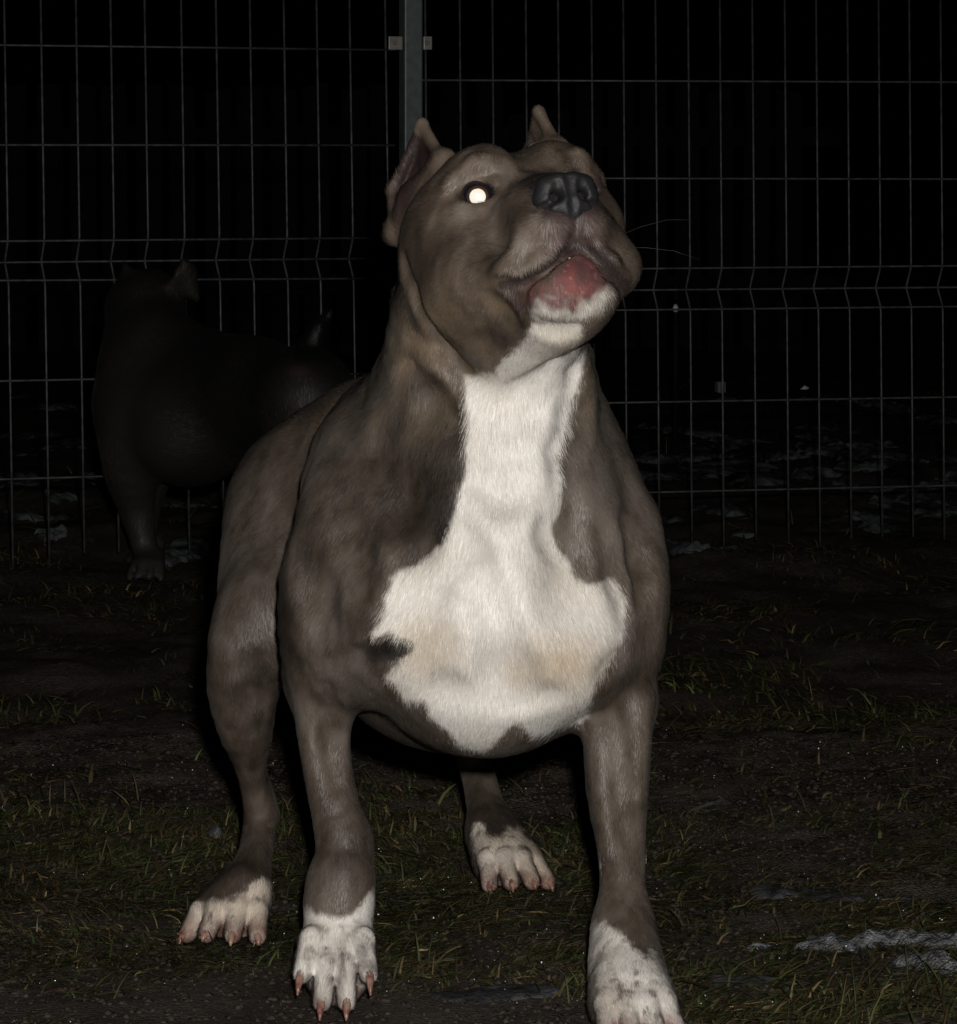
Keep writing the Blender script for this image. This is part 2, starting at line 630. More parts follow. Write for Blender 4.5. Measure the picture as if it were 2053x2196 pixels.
# ---------------------------------------------------------------- crumbs of mud, thatch, white specks standing for wet glints
def specks(n_, x0, x1, y0, y1, r0, r1, seed, lift, flat=1.0):
    r_ = np.random.default_rng(seed)
    x, y = r_.uniform(x0, x1, n_), r_.uniform(y0, y1, n_)
    z = gheight(x, y) + r_.uniform(0, lift, n_)
    r = r0 + (r1 - r0) * r_.random(n_) ** 3
    oct_ = np.array([[1, 0, 0], [0, 1, 0], [-1, 0, 0], [0, -1, 0], [0, 0, 1], [0, 0, -1.0]])
    a = r_.uniform(0, 6.28, n_)
    ca, sa = np.cos(a), np.sin(a)
    j = 1 + .3 * r_.normal(0, 1, (n_, 6, 1))
    o = oct_[None] * j * r[:, None, None]
    o[..., 2] *= flat
    V = np.stack([o[..., 0] * ca[:, None] - o[..., 1] * sa[:, None], o[..., 0] * sa[:, None] + o[..., 1] * ca[:, None], o[..., 2]], -1)
    V += np.stack([x, y, z], 1)[:, None]
    f = np.array([[0, 1, 4], [1, 2, 4], [2, 3, 4], [3, 0, 4], [1, 0, 5], [2, 1, 5], [3, 2, 5], [0, 3, 5]])
    return V.reshape(-1, 3), ((np.arange(n_) * 6)[:, None, None] + f[None]).reshape(-1, 3)


M['clod'], nt, b = new_mat('mud_crumb', rough=.7, spec=.15)
n = noise_node(nt, 150, 3)
r = ramp(nt, n.outputs['Fac'], [(.3, (.016, .012, .010)), (.7, (.048, .038, .031))])
nt.links.new(r.outputs[0], b.inputs['Base Color'])
V, F = specks(30000, -.62, .62, 2.75, 4.4, .0006, .0050, 31, .001, .55)
tag(mesh_obj('mud_crumbs', V, F, M['clod'], smooth=False), 'crumbs of trodden mud between the tufts', kind='stuff')
M['drop'], nt, b = new_mat('glint_speck', (.80, .82, .85), .12, .9)  # near-white colour paints in the sparkle of the wet ground
V, F = specks(520, -.60, .60, 2.8, 4.4, .0003, .0010, 33, .012)
tag(mesh_obj('glint_specks', V, F, M['drop']), 'white specks standing for glints of melt water on the grass and mud', kind='stuff')

# ---------------------------------------------------------------- snow and ice left on the ground
M['snow'], nt, b = new_mat('old_snow', rough=.35, spec=.5)
n = noise_node(nt, 95, 8)
r = ramp(nt, n.outputs['Fac'], [(.36, (.03, .03, .033)), (.56, (.13, .135, .145)), (.76, (.30, .31, .335))])
nt.links.new(r.outputs[0], b.inputs['Base Color'])
n = noise_node(nt, 420, 5)
add_bump(nt, b, n.outputs['Fac'], 1.0, .006)
M['far_snow'], nt, b = new_mat('far_snow', rough=.6, spec=.3)
n = noise_node(nt, 14, 5)
r = ramp(nt, n.outputs['Fac'], [(.40, (.008, .009, .010)), (.78, (.13, .14, .155))])
nt.links.new(r.outputs[0], b.inputs['Base Color'])


M['ice'], nt, b = new_mat('dull_ice', rough=.3, spec=.5)
n = noise_node(nt, 45, 6)
r = ramp(nt, n.outputs['Fac'], [(.35, (.018, .017, .018)), (.6, (.06, .06, .066)), (.75, (.13, .13, .14))])
nt.links.new(r.outputs[0], b.inputs['Base Color'])
n = noise_node(nt, 220, 5)
add_bump(nt, b, n.outputs['Fac'], .7, .004)


def snow_grid(cx, cy, rx, ry, rot, thick, seed, step, ragged=.5):
    n_ = int(max(rx, ry) * 1.5 / step)
    a = np.arange(-n_, n_ + 1) * step
    A, B = np.meshgrid(a, a, indexing='ij')
    A, B = A.ravel(), B.ravel()
    c, s = math.cos(rot), math.sin(rot)
    x, y = cx + A * c - B * s, cy + A * s + B * c
    p = np.stack([x, y, np.full_like(x, seed * .37)], 1)
    f = 1 - np.sqrt((A / rx) ** 2 + (B / ry) ** 2) + ragged * fbm(p, .55 / min(rx, ry), 3, seed) + .25 * ragged * noise3(p, 70, seed + 5)
    hh = np.sqrt(np.clip(f, 0, 1)) * thick * np.clip(1 + .9 * fbm(p, 60, 3, seed + 9), .15, 2)
    z = gheight(x, y) + np.where(f > 0, hh, -.004)
    i_ = np.arange(len(a) ** 2).reshape(len(a), len(a))
    q = np.stack([i_[:-1, :-1], i_[1:, :-1], i_[1:, 1:], i_[:-1, 1:]], -1).reshape(-1, 4)
    q = q[(f[q] > 0).any(1)]
    used = np.unique(q)
    remap = np.full(len(A), -1)
    remap[used] = np.arange(len(used))
    return np.stack([x, y, z], 1)[used], remap[q]


def at(u, v, z=0.0):
    Y = (CAM_Z - z) * FOC / (v - HOR)
    return P(u, v, Y)


k_ = 0
for (u, v, rx, ry, rot, th, lab) in (
        (1945, 2035, .105, .026, -.10, .014, 'longest strip of grainy melting snow, lying on the grass beside the bright white fore paw'),
        (2000, 2088, .045, .018, -.5, .013, 'short grainy lump of snow just below the longest snow strip'),
        (1640, 2105, .060, .016, .1, .006, 'thin glassy ice sheet in the grass beside the bright white fore paw'),
        (1790, 1915, .075, .030, .1, .006, 'flat grey ice smear on the mud, up the slope from the snow strip'),
        (462, 1800, .012, .016, .2, .012, 'small white crumb of snow on the grass beside the hind leg'),
        (255, 1842, .055, .018, .1, .004, 'flat grey ice smear in the grass, furthest out from the dark hind paw'),
        (1195, 1925, .022, .008, 0, .004, 'little sliver of ice at the tip of the hind paw under the belly'),
        (850, 1870, .026, .018, .4, .006, 'dull rounded patch of ice between the front legs'),
        (1120, 2120, .075, .022, .15, .004, 'wide dull ice sheet on the mud between the two fore paws'),
        (1520, 1725, .02, .010, .2, .004, 'tiny fleck of ice beside the straight fore leg, half way up')):
    c = at(u, v)
    V, Q = snow_grid(c[0], c[1], rx, ry, rot, th, 200 + k_ * 7, .0035, .8)
    o = mesh_obj('snow_patch', V, Q, M['ice' if th < .008 else 'snow'])
    tag(o, lab, 'snow patch', 'patches of old snow and ice around the dog')
    k_ += 1
# beyond the fence the leftovers run together: one scatter
SV, SQ, so = [], [], 0
r_ = np.random.default_rng(77)
far_sp = [(u, v, w) for u, v, w in ((120, 970, 60), (250, 985, 40), (100, 1125, 70), (420, 1085, 60), (420, 1190, 70), (360, 1200, 40), (1450, 925, 60), (1500, 960, 60), (1590, 1015, 90), (1640, 1050, 80),
          (1400, 990, 40), (1460, 1030, 60), (1770, 985, 70), (1830, 960, 60), (1900, 1000, 80), (1950, 1060, 90), (2030, 1010, 60), (2000, 1085, 80), (1560, 1105, 60), (1460, 1200, 45), (1690, 990, 50), (1880, 1130, 60), (1600, 940, 50), (1720, 940, 60), (1480, 985, 70))]
for _ in range(60):
    far_sp.append((r_.uniform(-300, 2400), r_.uniform(850, 1080), r_.uniform(25, 70)))
for _ in range(14):
    far_sp.append((r_.uniform(0, 2050), r_.uniform(1080, 1175), r_.uniform(20, 50)))
for k, (u, v, w) in enumerate(far_sp):
    c = at(u, v)
    rx = w / FOC * c[1]
    V, Q = snow_grid(c[0], c[1], rx, rx * r_.uniform(.7, 1.6), r_.uniform(-.5, .5), .008, 400 + k * 3, rx / 12, 1.5)
    V[:, 2] += .004
    SV.append(V)
    SQ.append(Q + so)
    so += len(V)
snow = mesh_obj('snow', np.concatenate(SV), np.concatenate(SQ), M['far_snow'])
tag(snow, 'broken patches of thawing snow on the dark ground along and beyond the fence', kind='stuff')


# ---------------------------------------------------------------- the welded mesh fence: two panels and the post they meet at
def wire(path, rad, name, parent):
    V, F = tube(path, rad, 7)
    o = mesh_obj(name, V, F, M['wire'], parent)
    o.matrix_parent_inverse = Matrix.Translation(-parent.location)
    return o


def fence_panel(label, A, B, n_v, start, pitch, levels, fold_lv, ztop, zbot, lean):
    A, B = np.array([*A, 0.0]), np.array([*B, 0.0])
    d = nrm(B - A)
    nb = np.array([-d[1], d[0], 0])            # away from the camera
    root = empty('mesh_fence_panel', A)
    tag(root, label, 'fence panel', 'welded wire mesh panels of the pen fence')
    r_ = np.random.default_rng(int(start * 1000) % 97 + n_v)
    zf0, zf1, zf2 = fold_lv

    def depth(z):
        return .026 * max(0, 1 - abs(z - zf1) / (abs(zf0 - zf1) if z > zf1 else abs(zf1 - zf2)))
    L0 = np.linalg.norm(B - A)
    for k in range(n_v):
        s = start + k * pitch
        zb = zbot + r_.uniform(-.006, .018)
        zs = [ztop, zf0 + .008, zf0 - .004, zf1 + .004, zf1 - .004, zf2 + .004, zf2 - .008, (zf2 + zb) / 2, zb]
        j = r_.normal(0, .0012)
        pth = [A + d * (s + j + lean * (.5 - z)) + nb * (depth(z) + .0022) + np.array([0, 0, z]) for z in zs]
        wire(pth, .0021, 'vertical_wire', root)
    for z in levels:
        a = A + d * (start - .012) + nb * (depth(z) - .0022)
        b2 = A + d * (start + (n_v - 1) * pitch + .012) + nb * (depth(z) - .0022)
        m = (a + b2) / 2 + np.array([0, 0, r_.normal(0, .002)])
        lz = np.array([0, 0, z])
        wire([a + lz, (a + m) / 2 + lz, m + lz, (m + b2) / 2 + lz, b2 + lz], .0021, 'horizontal_wire', root)
    return root


pL0, pL1 = P(20, 0, 6.206)[:2], P(833, 0, 6.445)[:2]
dL = nrm(pL1 - pL0)
pitchL = np.linalg.norm(pL1 - pL0) / 11
A = pL0 - dL * pitchL * 16
fence_panel('wire mesh fence panel on the side of the post where the second dog stands', A, pL1, 28, 0.0, pitchL,
            (1.070, .901, .732, .568, .531, .496, .328, .160), (.568, .531, .496), 1.13, .012, .016)
pR0, pR1 = P(919, 0, 6.475)[:2], P(2023, 0, 6.73)[:2]
dR = nrm(pR1 - pR0)
pitchR = np.linalg.norm(pR1 - pR0) / 16
fence_panel('wire mesh fence panel reaching out past the dog\'s raised nose', pR0, pR1, 34, 0.0, pitchR,
            (1.019, .848, .674, .509, .470, .435, .268, .105), (.509, .470, .435), 1.08, .002, .008)

# post
pc = P(881, 0, 6.475)
post = empty('fence_post', (pc[0], pc[1], 0))
tag(post, 'square galvanised steel fence post behind the dog\'s ear', 'fence post')
ang = math.radians(20)


def box(name, c, size, mat, parent, rz=0.0, bev=.0):
    import bmesh
    bm = bmesh.new()
    bmesh.ops.create_cube(bm, size=1.0)
    bmesh.ops.scale(bm, vec=size, verts=bm.verts)
    if bev:
        bmesh.ops.bevel(bm, geom=bm.edges[:], offset=bev, segments=2, affect='EDGES', profile=.6)
    me = bpy.data.meshes.new(name)
    bm.to_mesh(me)
    bm.free()
    me.materials.append(mat)
    o = bpy.data.objects.new(name, me)
    COL.objects.link(o)
    o.location = tuple(map(float, c))
    o.rotation_euler = (0, 0, rz)
    if parent:
        o.parent = parent
        o.matrix_parent_inverse = Matrix.Translation(-parent.location)
    return o


box('shaft', (pc[0], pc[1], .60), (.034, .034, 1.24), M['post'], post, ang, .003)
for u in (848, 917):
    c = P(u, 92, 6.448)
    cl = box('clamp', c, (.026 if u < 900 else .016, .006, .024), M['clamp'], post, ang, .0015)
    V, F = tube([c + np.array([0, -.0022, 0]), c + np.array([0.001, -.008, 0])], [.0052, .0048], 6)
    bo = mesh_obj('bolt', V, F, M['bolt'], cl, smooth=False)
    bo.matrix_parent_inverse = (Matrix.Translation(Vector(c)) @ Matrix.Rotation(ang, 4, 'Z')).inverted()

# ---------------------------------------------------------------- far side of the ground: a board fence, a stake, litter, a lamp
M['board'], nt, b = new_mat('weathered_board', rough=.8, spec=.1)
n = noise_node(nt, 9, 5)
r = ramp(nt, n.outputs['Fac'], [(.3, (.002, .0024, .0028)), (.7, (.011, .012, .013))])
nt.links.new(r.outputs[0], b.inputs['Base Color'])
bf = empty('board_fence', (-1.6, 13.5, 0))
tag(bf, 'dim upright boards of a fence far beyond the wire mesh', 'board fence')
r_ = np.random.default_rng(5)
plank_me = []
for k in range(3):
    import bmesh
    bm = bmesh.new()
    bmesh.ops.create_cube(bm, size=1.0)
    bmesh.ops.scale(bm, vec=(.095, .02, 1.0), verts=bm.verts)
    top = [v for v in bm.verts if v.co.z > 0]
    for v in top:
        if v.co.x * (k - 1) > 0:
            v.co.z -= .02
    me = bpy.data.meshes.new('plank')
    bm.to_mesh(me)
    bm.free()
    me.materials.append(M['board'])
    plank_me.append(me)
for k in range(24):
    o = bpy.data.objects.new('plank', plank_me[k % 3])
    COL.objects.link(o)
    x = -1.72 + k * .125 + r_.normal(0, .006)
    if 14 < k < 17:
        o.scale = (1, 1, .8)
    o.location = (x + 1.6, r_.normal(0, .008), .50 + r_.normal(0, .012))
    o.rotation_euler = (0, r_.normal(0, .008), 0)
    o.parent = bf
for z in (.25, .8):
    o = box('rail', (-.25, 13.53, z), (3.2, .04, .07), M['board'], bf)

M['stake'], _, _ = new_mat('pale_plastic', (.09, .09, .11), .35)
c = P(1449, 600, 9.0)
st = empty('marker_stake', (c[0], c[1], 0))
tag(st, 'thin dark stake with a glinting reflector, beyond the mesh behind the raised muzzle', 'stake')
zb, zt = P(0, 664, 9.0)[2], P(0, 585, 9.0)[2]
V, F = tube([(c[0], 9.0, -.02), (c[0] + .001, 9.0, zb), (c[0] + .002, 9.0, zt)], [.006, .006, .005], 8)
o = mesh_obj('shaft', V, F, M['board'], st)
o.matrix_parent_inverse = Matrix.Translation(-st.location)
M['refl'], _, _ = new_mat('reflector', (.75, .74, .8), .3)
V, F = uv_ball_simple = tube([(c[0], 8.992, zb - .004), (c[0], 8.990, zb + .004), (c[0], 8.991, zb + .014)], [.006, .008, .004], 8)
o = mesh_obj('reflector', V, F, M['refl'], st)
o.matrix_parent_inverse = Matrix.Translation(-st.location)
c = at(1727, 842)
V, F = tube([c + np.array([-.014, 0, .004]), c + np.array([0, 0, .014]), c + np.array([.014, 0, .008])], [.006, .010, .006], 8)
tag(mesh_obj('litter', V, F, M['refl']), 'small bright scrap of litter glinting on the ground far beyond the fence', 'litter')
M['tin'], _, _ = new_mat('dull_tin', (.16, .19, .19), .5)
c = at(1545, 845)
o = box('tin_can', (c[0], c[1], .018), (.028, .028, .042), M['tin'], None, .4, .006)
tag(o, 'dull grey tin standing on the ground far beyond the fence', 'tin')
M['lamp'], nt, b = new_mat('lamp_glow', (.1, .05, .02), .5)
b.inputs['Emission Color'].default_value = (1.0, .22, .03, 1)
b.inputs['Emission Strength'].default_value = 1.2
M['lamp_dim'], nt, b = new_mat('lamp_reflection', (.1, .05, .02), .5)
c = P(-1, 593, 30.0)
lm = empty('garden_lamp', (c[0], c[1], c[2] - .4))
tag(lm, 'tiny orange lamp glowing in the dark far away at the picture\'s edge', 'lamp')
V, F = tube([(c[0], 30, c[2] - .4), (c[0], 30, c[2] - .03)], [.012, .012], 8)
o = mesh_obj('stem', V, F, M['board'], lm)
o.matrix_parent_inverse = Matrix.Translation(-lm.location)
V, F = tube([c + np.array([0, 0, -.03]), c + np.array([0, 0, 0]), c + np.array([0, 0, .03])], [.018, .03, .012], 10)
o = mesh_obj('globe', V, F, M['lamp'], lm)
o.matrix_parent_inverse = Matrix.Translation(-lm.location)


# ================================================================ the grey and white dog
def px(r, Y):
    return r * Y / FOC


dog_sc = Sculpt()
S = dog_sc


def C(lst, k=.02, flow=None):
    """a limb or muscle through pixel places at given distances, its course and girth smoothed"""
    q = np.array([[*P(u, v, Y), r] for u, v, Y, r in lst])
    if len(q) > 2:
        e = np.concatenate([[2 * q[0] - q[1]], q, [2 * q[-1] - q[-2]]])
        out = []
        for i in range(1, len(e) - 2):
            for t in (0, .33, .67):
                a, b_, c_, d_ = e[i - 1], e[i], e[i + 1], e[i + 2]
                out.append(.5 * (2 * b_ + (c_ - a) * t + (2 * a - 5 * b_ + 4 * c_ - d_) * t * t + (3 * b_ - a - 3 * c_ + d_) * t ** 3))
        q = np.array(out + [q[-1]])
    S.chain([(p_[:3], p_[3]) for p_ in q], k, flow)


DOWN = (0, 0, -1)
BACK = nrm((-.25, .95, -.15))
# --- trunk
S.ell(P(1015, 1270, 3.185), (.122, .20, .128), .03, flow=(0, .2, -1))
C([(950, 1330, 3.22, .108), (860, 1230, 3.36, .094), (790, 1150, 3.46, .082)], .05, flow=BACK)
C([(820, 1030, 3.40, .085), (672, 1092, 3.47, .076)], .05, flow=BACK)
C([(980, 960, 3.26, .075), (840, 990, 3.40, .07)], .05, flow=BACK)
S.ell(P(1060, 1235, 3.06), (.088, .075, .105), .04, flow=DOWN)
S.ell(P(1050, 1395, 3.07), (.090, .088, .084), .05, flow=DOWN)
# breast: left and right pectoral, the keel between them
S.ell(P(915, 1365, 3.028), (.058, .055, .050), .03, flow=nrm((-.5, 0, -1)))
S.ell(P(1200, 1395, 3.024), (.056, .056, .050), .026, flow=nrm((.5, 0, -1)))
C([(1075, 1010, 3.03, .035), (1060, 1250, 2.99, .034), (1075, 1400, 3.0, .030)], .04, flow=DOWN)
# --- neck
C([(1005, 1020, 3.15, .112), (1032, 840, 3.11, .089), (1040, 690, 3.08, .078)], .03, flow=nrm((0, .25, -1)))
C([(896, 640, 3.14, .018), (922, 760, 3.15, .030), (915, 890, 3.17, .046), (860, 1010, 3.15, .053)], .03, flow=nrm((-.2, .3, -1)))
C([(1180, 780, 3.12, .028), (1196, 880, 3.12, .034), (1218, 1000, 3.10, .043)], .03, flow=nrm((.2, .3, -1)))
C([(960, 850, 3.05, .028), (985, 960, 3.035, .030), (1000, 1060, 3.02, .026)], .04, flow=DOWN)   # left neck strap muscle
C([(1190, 860, 3.04, .024), (1170, 980, 3.025, .028), (1150, 1080, 3.01, .022)], .04, flow=DOWN)
C([(1188, 690, 3.01, .026), (1150, 765, 3.035, .040), (1085, 880, 3.075, .066)], .035, flow=DOWN)      # throat
# --- shoulder and fore leg on the left of the picture
C([(835, 930, 3.22, .050), (792, 1050, 3.15, .060), (748, 1200, 3.10, .056), (722, 1340, 3.09, .049), (692, 1450, 3.10, .033)], .04, flow=nrm((-.25, .25, -1)))
C([(870, 960, 3.08, .030), (860, 1080, 3.06, .040), (840, 1200, 3.03, .043), (800, 1320, 3.03, .036), (740, 1430, 3.06, .026)], .04, flow=nrm((-.4, .1, -1)))
C([(735, 1060, 3.09, .016), (702, 1230, 3.052, .024), (700, 1330, 3.055, .020)], .04, flow=nrm((-.2, .2, -1)))
C([(690, 1450, 3.095, .0285), (694, 1600, 3.09, .0205), (718, 1734, 3.08, .0205), (738, 1800, 3.07, .0245), (738, 1840, 3.065, .0240), (728, 1930, 3.05, .0265)], .012, flow=DOWN)
C([(660, 1440, 3.07, .014), (674, 1600, 3.075, .009), (702, 1720, 3.07, .008)], .012, flow=DOWN)
C([(738, 1460, 3.07, .014), (722, 1600, 3.08, .009), (738, 1740, 3.075, .008)], .012, flow=DOWN)
# --- shoulder and fore leg on the right of the picture
C([(1165, 905, 3.20, .048), (1222, 1020, 3.15, .053), (1270, 1130, 3.11, .052), (1296, 1260, 3.09, .049), (1310, 1390, 3.08, .040), (1326, 1500, 3.07, .0315)], .04, flow=nrm((.25, .25, -1)))
C([(1215, 1010, 3.06, .030), (1245, 1130, 3.04, .034), (1262, 1250, 3.03, .036), (1285, 1390, 3.04, .030)], .03, flow=nrm((.3, .1, -1)))
C([(1360, 1120, 3.09, .016), (1376, 1260, 3.06, .020), (1372, 1370, 3.06, .016)], .03, flow=nrm((.2, .2, -1)))
C([(1326, 1500, 3.065, .0305), (1324, 1690, 3.05, .0262), (1333, 1822, 3.04, .0198), (1337, 1930, 3.03, .0185), (1338, 2010, 3.01, .0192), (1342, 2100, 2.98, .0240)], .012, flow=DOWN)
C([(1290, 1560, 3.04, .014), (1300, 1700, 3.03, .011), (1312, 1820, 3.025, .009)], .012, flow=DOWN)
C([(1365, 1500, 3.035, .015), (1352, 1700, 3.03, .012)], .012, flow=DOWN)
# --- hind leg on the left
C([(712, 1080, 3.45, .070), (632, 1200, 3.40, .054), (575, 1320, 3.32, .046)], .06, flow=nrm((-.3, .1, -1)))
C([(628, 1110, 3.42, .042), (588, 1230, 3.40, .036), (550, 1400, 3.38, .034)], .05, flow=nrm((-.1, .1, -1)))
C([(600, 1240, 3.36, .034), (560, 1340, 3.315, .040), (527, 1470, 3.32, .0320), (530, 1570, 3.34, .0235), (541, 1668, 3.36, .0130), (557, 1762, 3.375, .0150), (545, 1840, 3.34, .0150), (522, 1915, 3.31, .0180)], .018, flow=nrm((0, .15, -1)))
C([(508, 1380, 3.30, .020), (496, 1470, 3.31, .016), (514, 1570, 3.335, .010)], .02, flow=DOWN)
C([(578, 1745, 3.385, .0100), (552, 1640, 3.375, .007)], .01)
# --- hind leg on the right
C([(900, 1110, 3.55, .080), (960, 1250, 3.53, .060), (985, 1420, 3.49, .040), (1000, 1560, 3.60, .021), (1020, 1640, 3.63, .0170), (1040, 1720, 3.60, .0175), (1060, 1790, 3.57, .021)], .02, flow=nrm((.1, .1, -1)))
# --- tail, hanging behind the rump
S.chain([(P(742, 1000, 3.53), .022), (np.array([-.14, 3.60, .33]), .016), (np.array([-.16, 3.63, .20]), .008)], .02)

# --- head, symmetric in its own frame (mm, eyes at +-44, 0, 0), turned and raised
yaw, pit, rol = map(math.radians, (17, 25, 3))
Fh = np.array([math.sin(yaw) * math.cos(pit), -math.cos(yaw) * math.cos(pit), math.sin(pit)])
R0 = np.array([math.cos(yaw), math.sin(yaw), 0])
U0 = np.array([-math.sin(yaw) * math.sin(pit), math.cos(yaw) * math.sin(pit), math.cos(pit)])
Rh = R0 * math.cos(rol) + U0 * math.sin(rol)
Uh = U0 * math.cos(rol) - R0 * math.sin(rol)
HEAD0 = P(1137, 414, 3.0)
HM = np.stack([Rh, Fh, Uh])          # rows: head axes in the world


def hp(x, y, z):
    return HEAD0 + (x * Rh + y * Fh + z * Uh) * .001


def hell(c, r, k=.012, op='add', flow=None, rot=None):
    Rm = HM if rot is None else np.asarray(rot) @ HM
    S.ell(hp(*c), np.asarray(r) * .001, k, Rm, op, flow)


def hc(pts, k=.010, op='add', flow=None):
    for (a, ra), (b, rb) in zip(pts[:-1], pts[1:]):
        S.cone(hp(*a), ra * .001, hp(*b), rb * .001, k, op, flow)


BK = -Fh
hell((0, -62, 3), (76, 80, 55), .02, flow=BK + .2 * Uh)
for s in (-1, 1):
    SO = s * Rh
    hell((s * 31, -22, 22), (34, 34, 27), .026, flow=BK + .3 * Uh)           # brow
    hell((62 * s if s < 0 else 52, -62, -30), (37 if s < 0 else 33, 54, 60 if s < 0 else 48), .024, flow=BK - .5 * Uh)           # masseter
    hell((s * 48, -28, -22), (33, 36, 24), .026, flow=BK - .2 * Uh)          # cheekbone
    hc([((s * 14, 42, -38), 22), ((s * 24, 46, -62), 21), ((s * 42, 38, -84), 22)], .018, flow=BK - .4 * Uh)   # flews
    hc([((s * 24, 24, -40), 18), ((s * 42, 8, -74), 25)], .03, flow=BK - .4 * Uh)
    hell((s * 15, 69, -60), (19, 17, 17), .012, flow=BK - .5 * Uh)           # front lip
    hc([((s * 45, 24, -80), 19 if s < 0 else 11), ((s * 56 if s < 0 else 44, -12, -70), 28 if s < 0 else 16), ((s * 58 if s < 0 else 44, -44, -70), 30 if s < 0 else 18)], .03, flow=BK - .4 * Uh)   # flew running back into the cheek
hc([((0, 0, -16), 30), ((0, 54, -34), 23)], .018, flow=BK)                   # bridge
hc([((0, -34, 66), 6), ((0, -4, 54), 6), ((0, 18, 24), 5)], .024, 'sub')       # furrow
hell((0, 30, -108), (44, 46, 30), .012, flow=BK - .3 * Uh)                   # lower jaw
hell((0, 52, -105), (33, 24, 31), .018, flow=-Uh)                            # chin
hc([((-3, 20, -110), 32), ((-14, -50, -92), 48)], .02, flow=BK - .5 * Uh)
hell((-14, -52, -70), (62, 60, 60), .02, flow=BK - .5 * Uh)
# mouth line
mouth = [((0, 88, -88), 4), ((22, 82, -92), 4), ((42, 64, -100), 4), ((56, 36, -104), 4), ((60, 6, -100), 4)]
# groove between cheek and flew, folds
for s in (-1, 1):
    # eye socket, lids
    hell((s * 46, 6, -1.5), (11.5, 13, 9.2), .005, 'sub')
    up = [((s * 26, 13, -6), 3.0), ((s * 34, 15, 6), 3.6), ((s * 45, 12, 11.5), 3.8), ((s * 57, 3, 5), 3.6), ((s * 68, -11, -9), 3)]
    lw = [((s * 27, 13, -5), 3.0), ((s * 36, 13, -13), 3.0), ((s * 47, 8, -16), 3.2), ((s * 58, -1, -12), 3.2), ((s * 66, -10, -6), 3)]
    hc(up, .005, flow=BK)
    hc(lw, .005, flow=BK)
    hc([((s * 24, 10, 20), 5), ((s * 44, 10, 24), 6), ((s * 64, -8, 14), 5)], .010, flow=BK)     # brow ridge fold
# ears: cropped, standing, the cup turned outward
def ear(tip, fb, lo, bk, mid, s):
    S.tri(tip, fb, mid, .0032, .008, flow=Uh)
    S.tri(tip, mid, bk, .0030, .006, flow=Uh)
    S.tri(fb, lo, mid, .0035, .010, flow=Uh)
    S.tri(mid, lo, bk, .0030, .006, flow=Uh)
    S.cone(tip, .003, fb, .005, .006, flow=Uh)
    S.cone(fb, .006, lo, .006, .012, flow=Uh)
    S.cone(tip, .0028, bk, .0035, .005, flow=Uh)
    S.cone(bk, .0035, lo, .006, .006, flow=Uh)


ear(P(906, 265, 3.090), P(948, 345, 3.06), P(850, 498, 3.068), P(842, 410, 3.10), P(868, 392, 3.118), -1)
S.cone(P(960, 352, 3.055), .007, P(890, 420, 3.062), .009, .016, flow=Uh)
S.cone(P(890, 420, 3.062), .009, P(862, 500, 3.066), .007, .016, flow=Uh)
ear(P(1155, 238, 3.125), P(1200, 322, 3.11), P(1222, 420, 3.13), P(1214, 345, 3.15), P(1140, 330, 3.165), 1)
S.cone(P(1146, 322, 3.12), .007, P(1192, 322, 3.11), .007, .012)

# --- paws
claws = []


def paw(c, fwd, wid, length, h, spread=1.0, claw=.018, curl=1.0, outer=(0, 0)):
    """four toes in front of a pad; c on the ground under the knuckles"""
    fwd = nrm(np.array([fwd[0], fwd[1], 0]))
    side = np.array([-fwd[1], fwd[0], 0])          # to the picture's right
    c = np.asarray(c, float)
    for i, (o, ln, lift) in enumerate(((-.37, .62, 0), (-.135, 1, .003), (.135, 1, .003), (.37, .62, 0))):
        w = wid * .145
        d = nrm(fwd + side * o * .55 * spread)
        ob = abs(o) > .3
        c_ = c + (fwd * -outer[0] + np.array([0, 0, outer[1]]) if ob else 0)
        root = c + side * o * wid * .62 - fwd * length * .62 + np.array([0, 0, h * .92])
        kn = c_ + side * o * wid * spread + fwd * (ln * .40 - .30) * length + np.array([0, 0, h * .60 + lift])
        tip = kn + d * length * .40 * curl + np.array([0, 0, -h * .40])
        S.cone(root, w * .95, kn, w * 1.02, .009, flow=d)
        S.cone(kn, w * 1.02, tip, w * .88, .003, flow=d)
        S.cone(kn + np.array([0, 0, w * .55]), w * .5, tip + np.array([0, 0, w * .30]), w * .55, .004, flow=d)
        cb = tip + d * w * .62 + np.array([0, 0, w * .15])
        claws.append((cb, nrm(d + np.array([.12 * math.sin(i * 7 + c[0] * 90), 0, -.55])), claw * (.78 + .4 * abs(math.sin(i * 5 + c[1] * 31)))))
    S.ell(c - fwd * length * .42 + np.array([0, 0, h * .42]), (wid * .40, length * .42, h * .44), .012,
          rot=np.stack([side, fwd, np.array([0, 0, 1.0])]), flow=fwd)


paw(P(722, 2092, 3.0) * [1, 1, 0], (-.02, -1), .060, .064, .060, claw=.015, outer=(.006, .022))
paw(np.array([.126, 2.905, 0]), (.14, -1), .062, .066, .040, claw=.018, outer=(0, .004))
paw(np.array([-.226, 3.280, 0]), (-.16, -1), .062, .064, .040, spread=1.15, claw=.009)
paw(np.array([.032, 3.515, 0]), (.26, -1), .062, .072, .044, spread=1.0, claw=.009)
# toe pads meet the pasterns
S.cone(P(728, 1900, 3.055), .0225, P(722, 2050, 3.035), .0262, .02, flow=DOWN)
S.cone(P(1338, 1990, 3.01), .0200, np.array([.124, 2.940, .024]), .0275, .03, flow=DOWN)
S.cone(P(522, 1915, 3.31), .0185, np.array([-.224, 3.300, .020]), .021, .025, flow=DOWN)
S.cone(P(1058, 1790, 3.57), .0205, np.array([.024, 3.54, .022]), .022, .025, flow=DOWN)

v_ = VOX
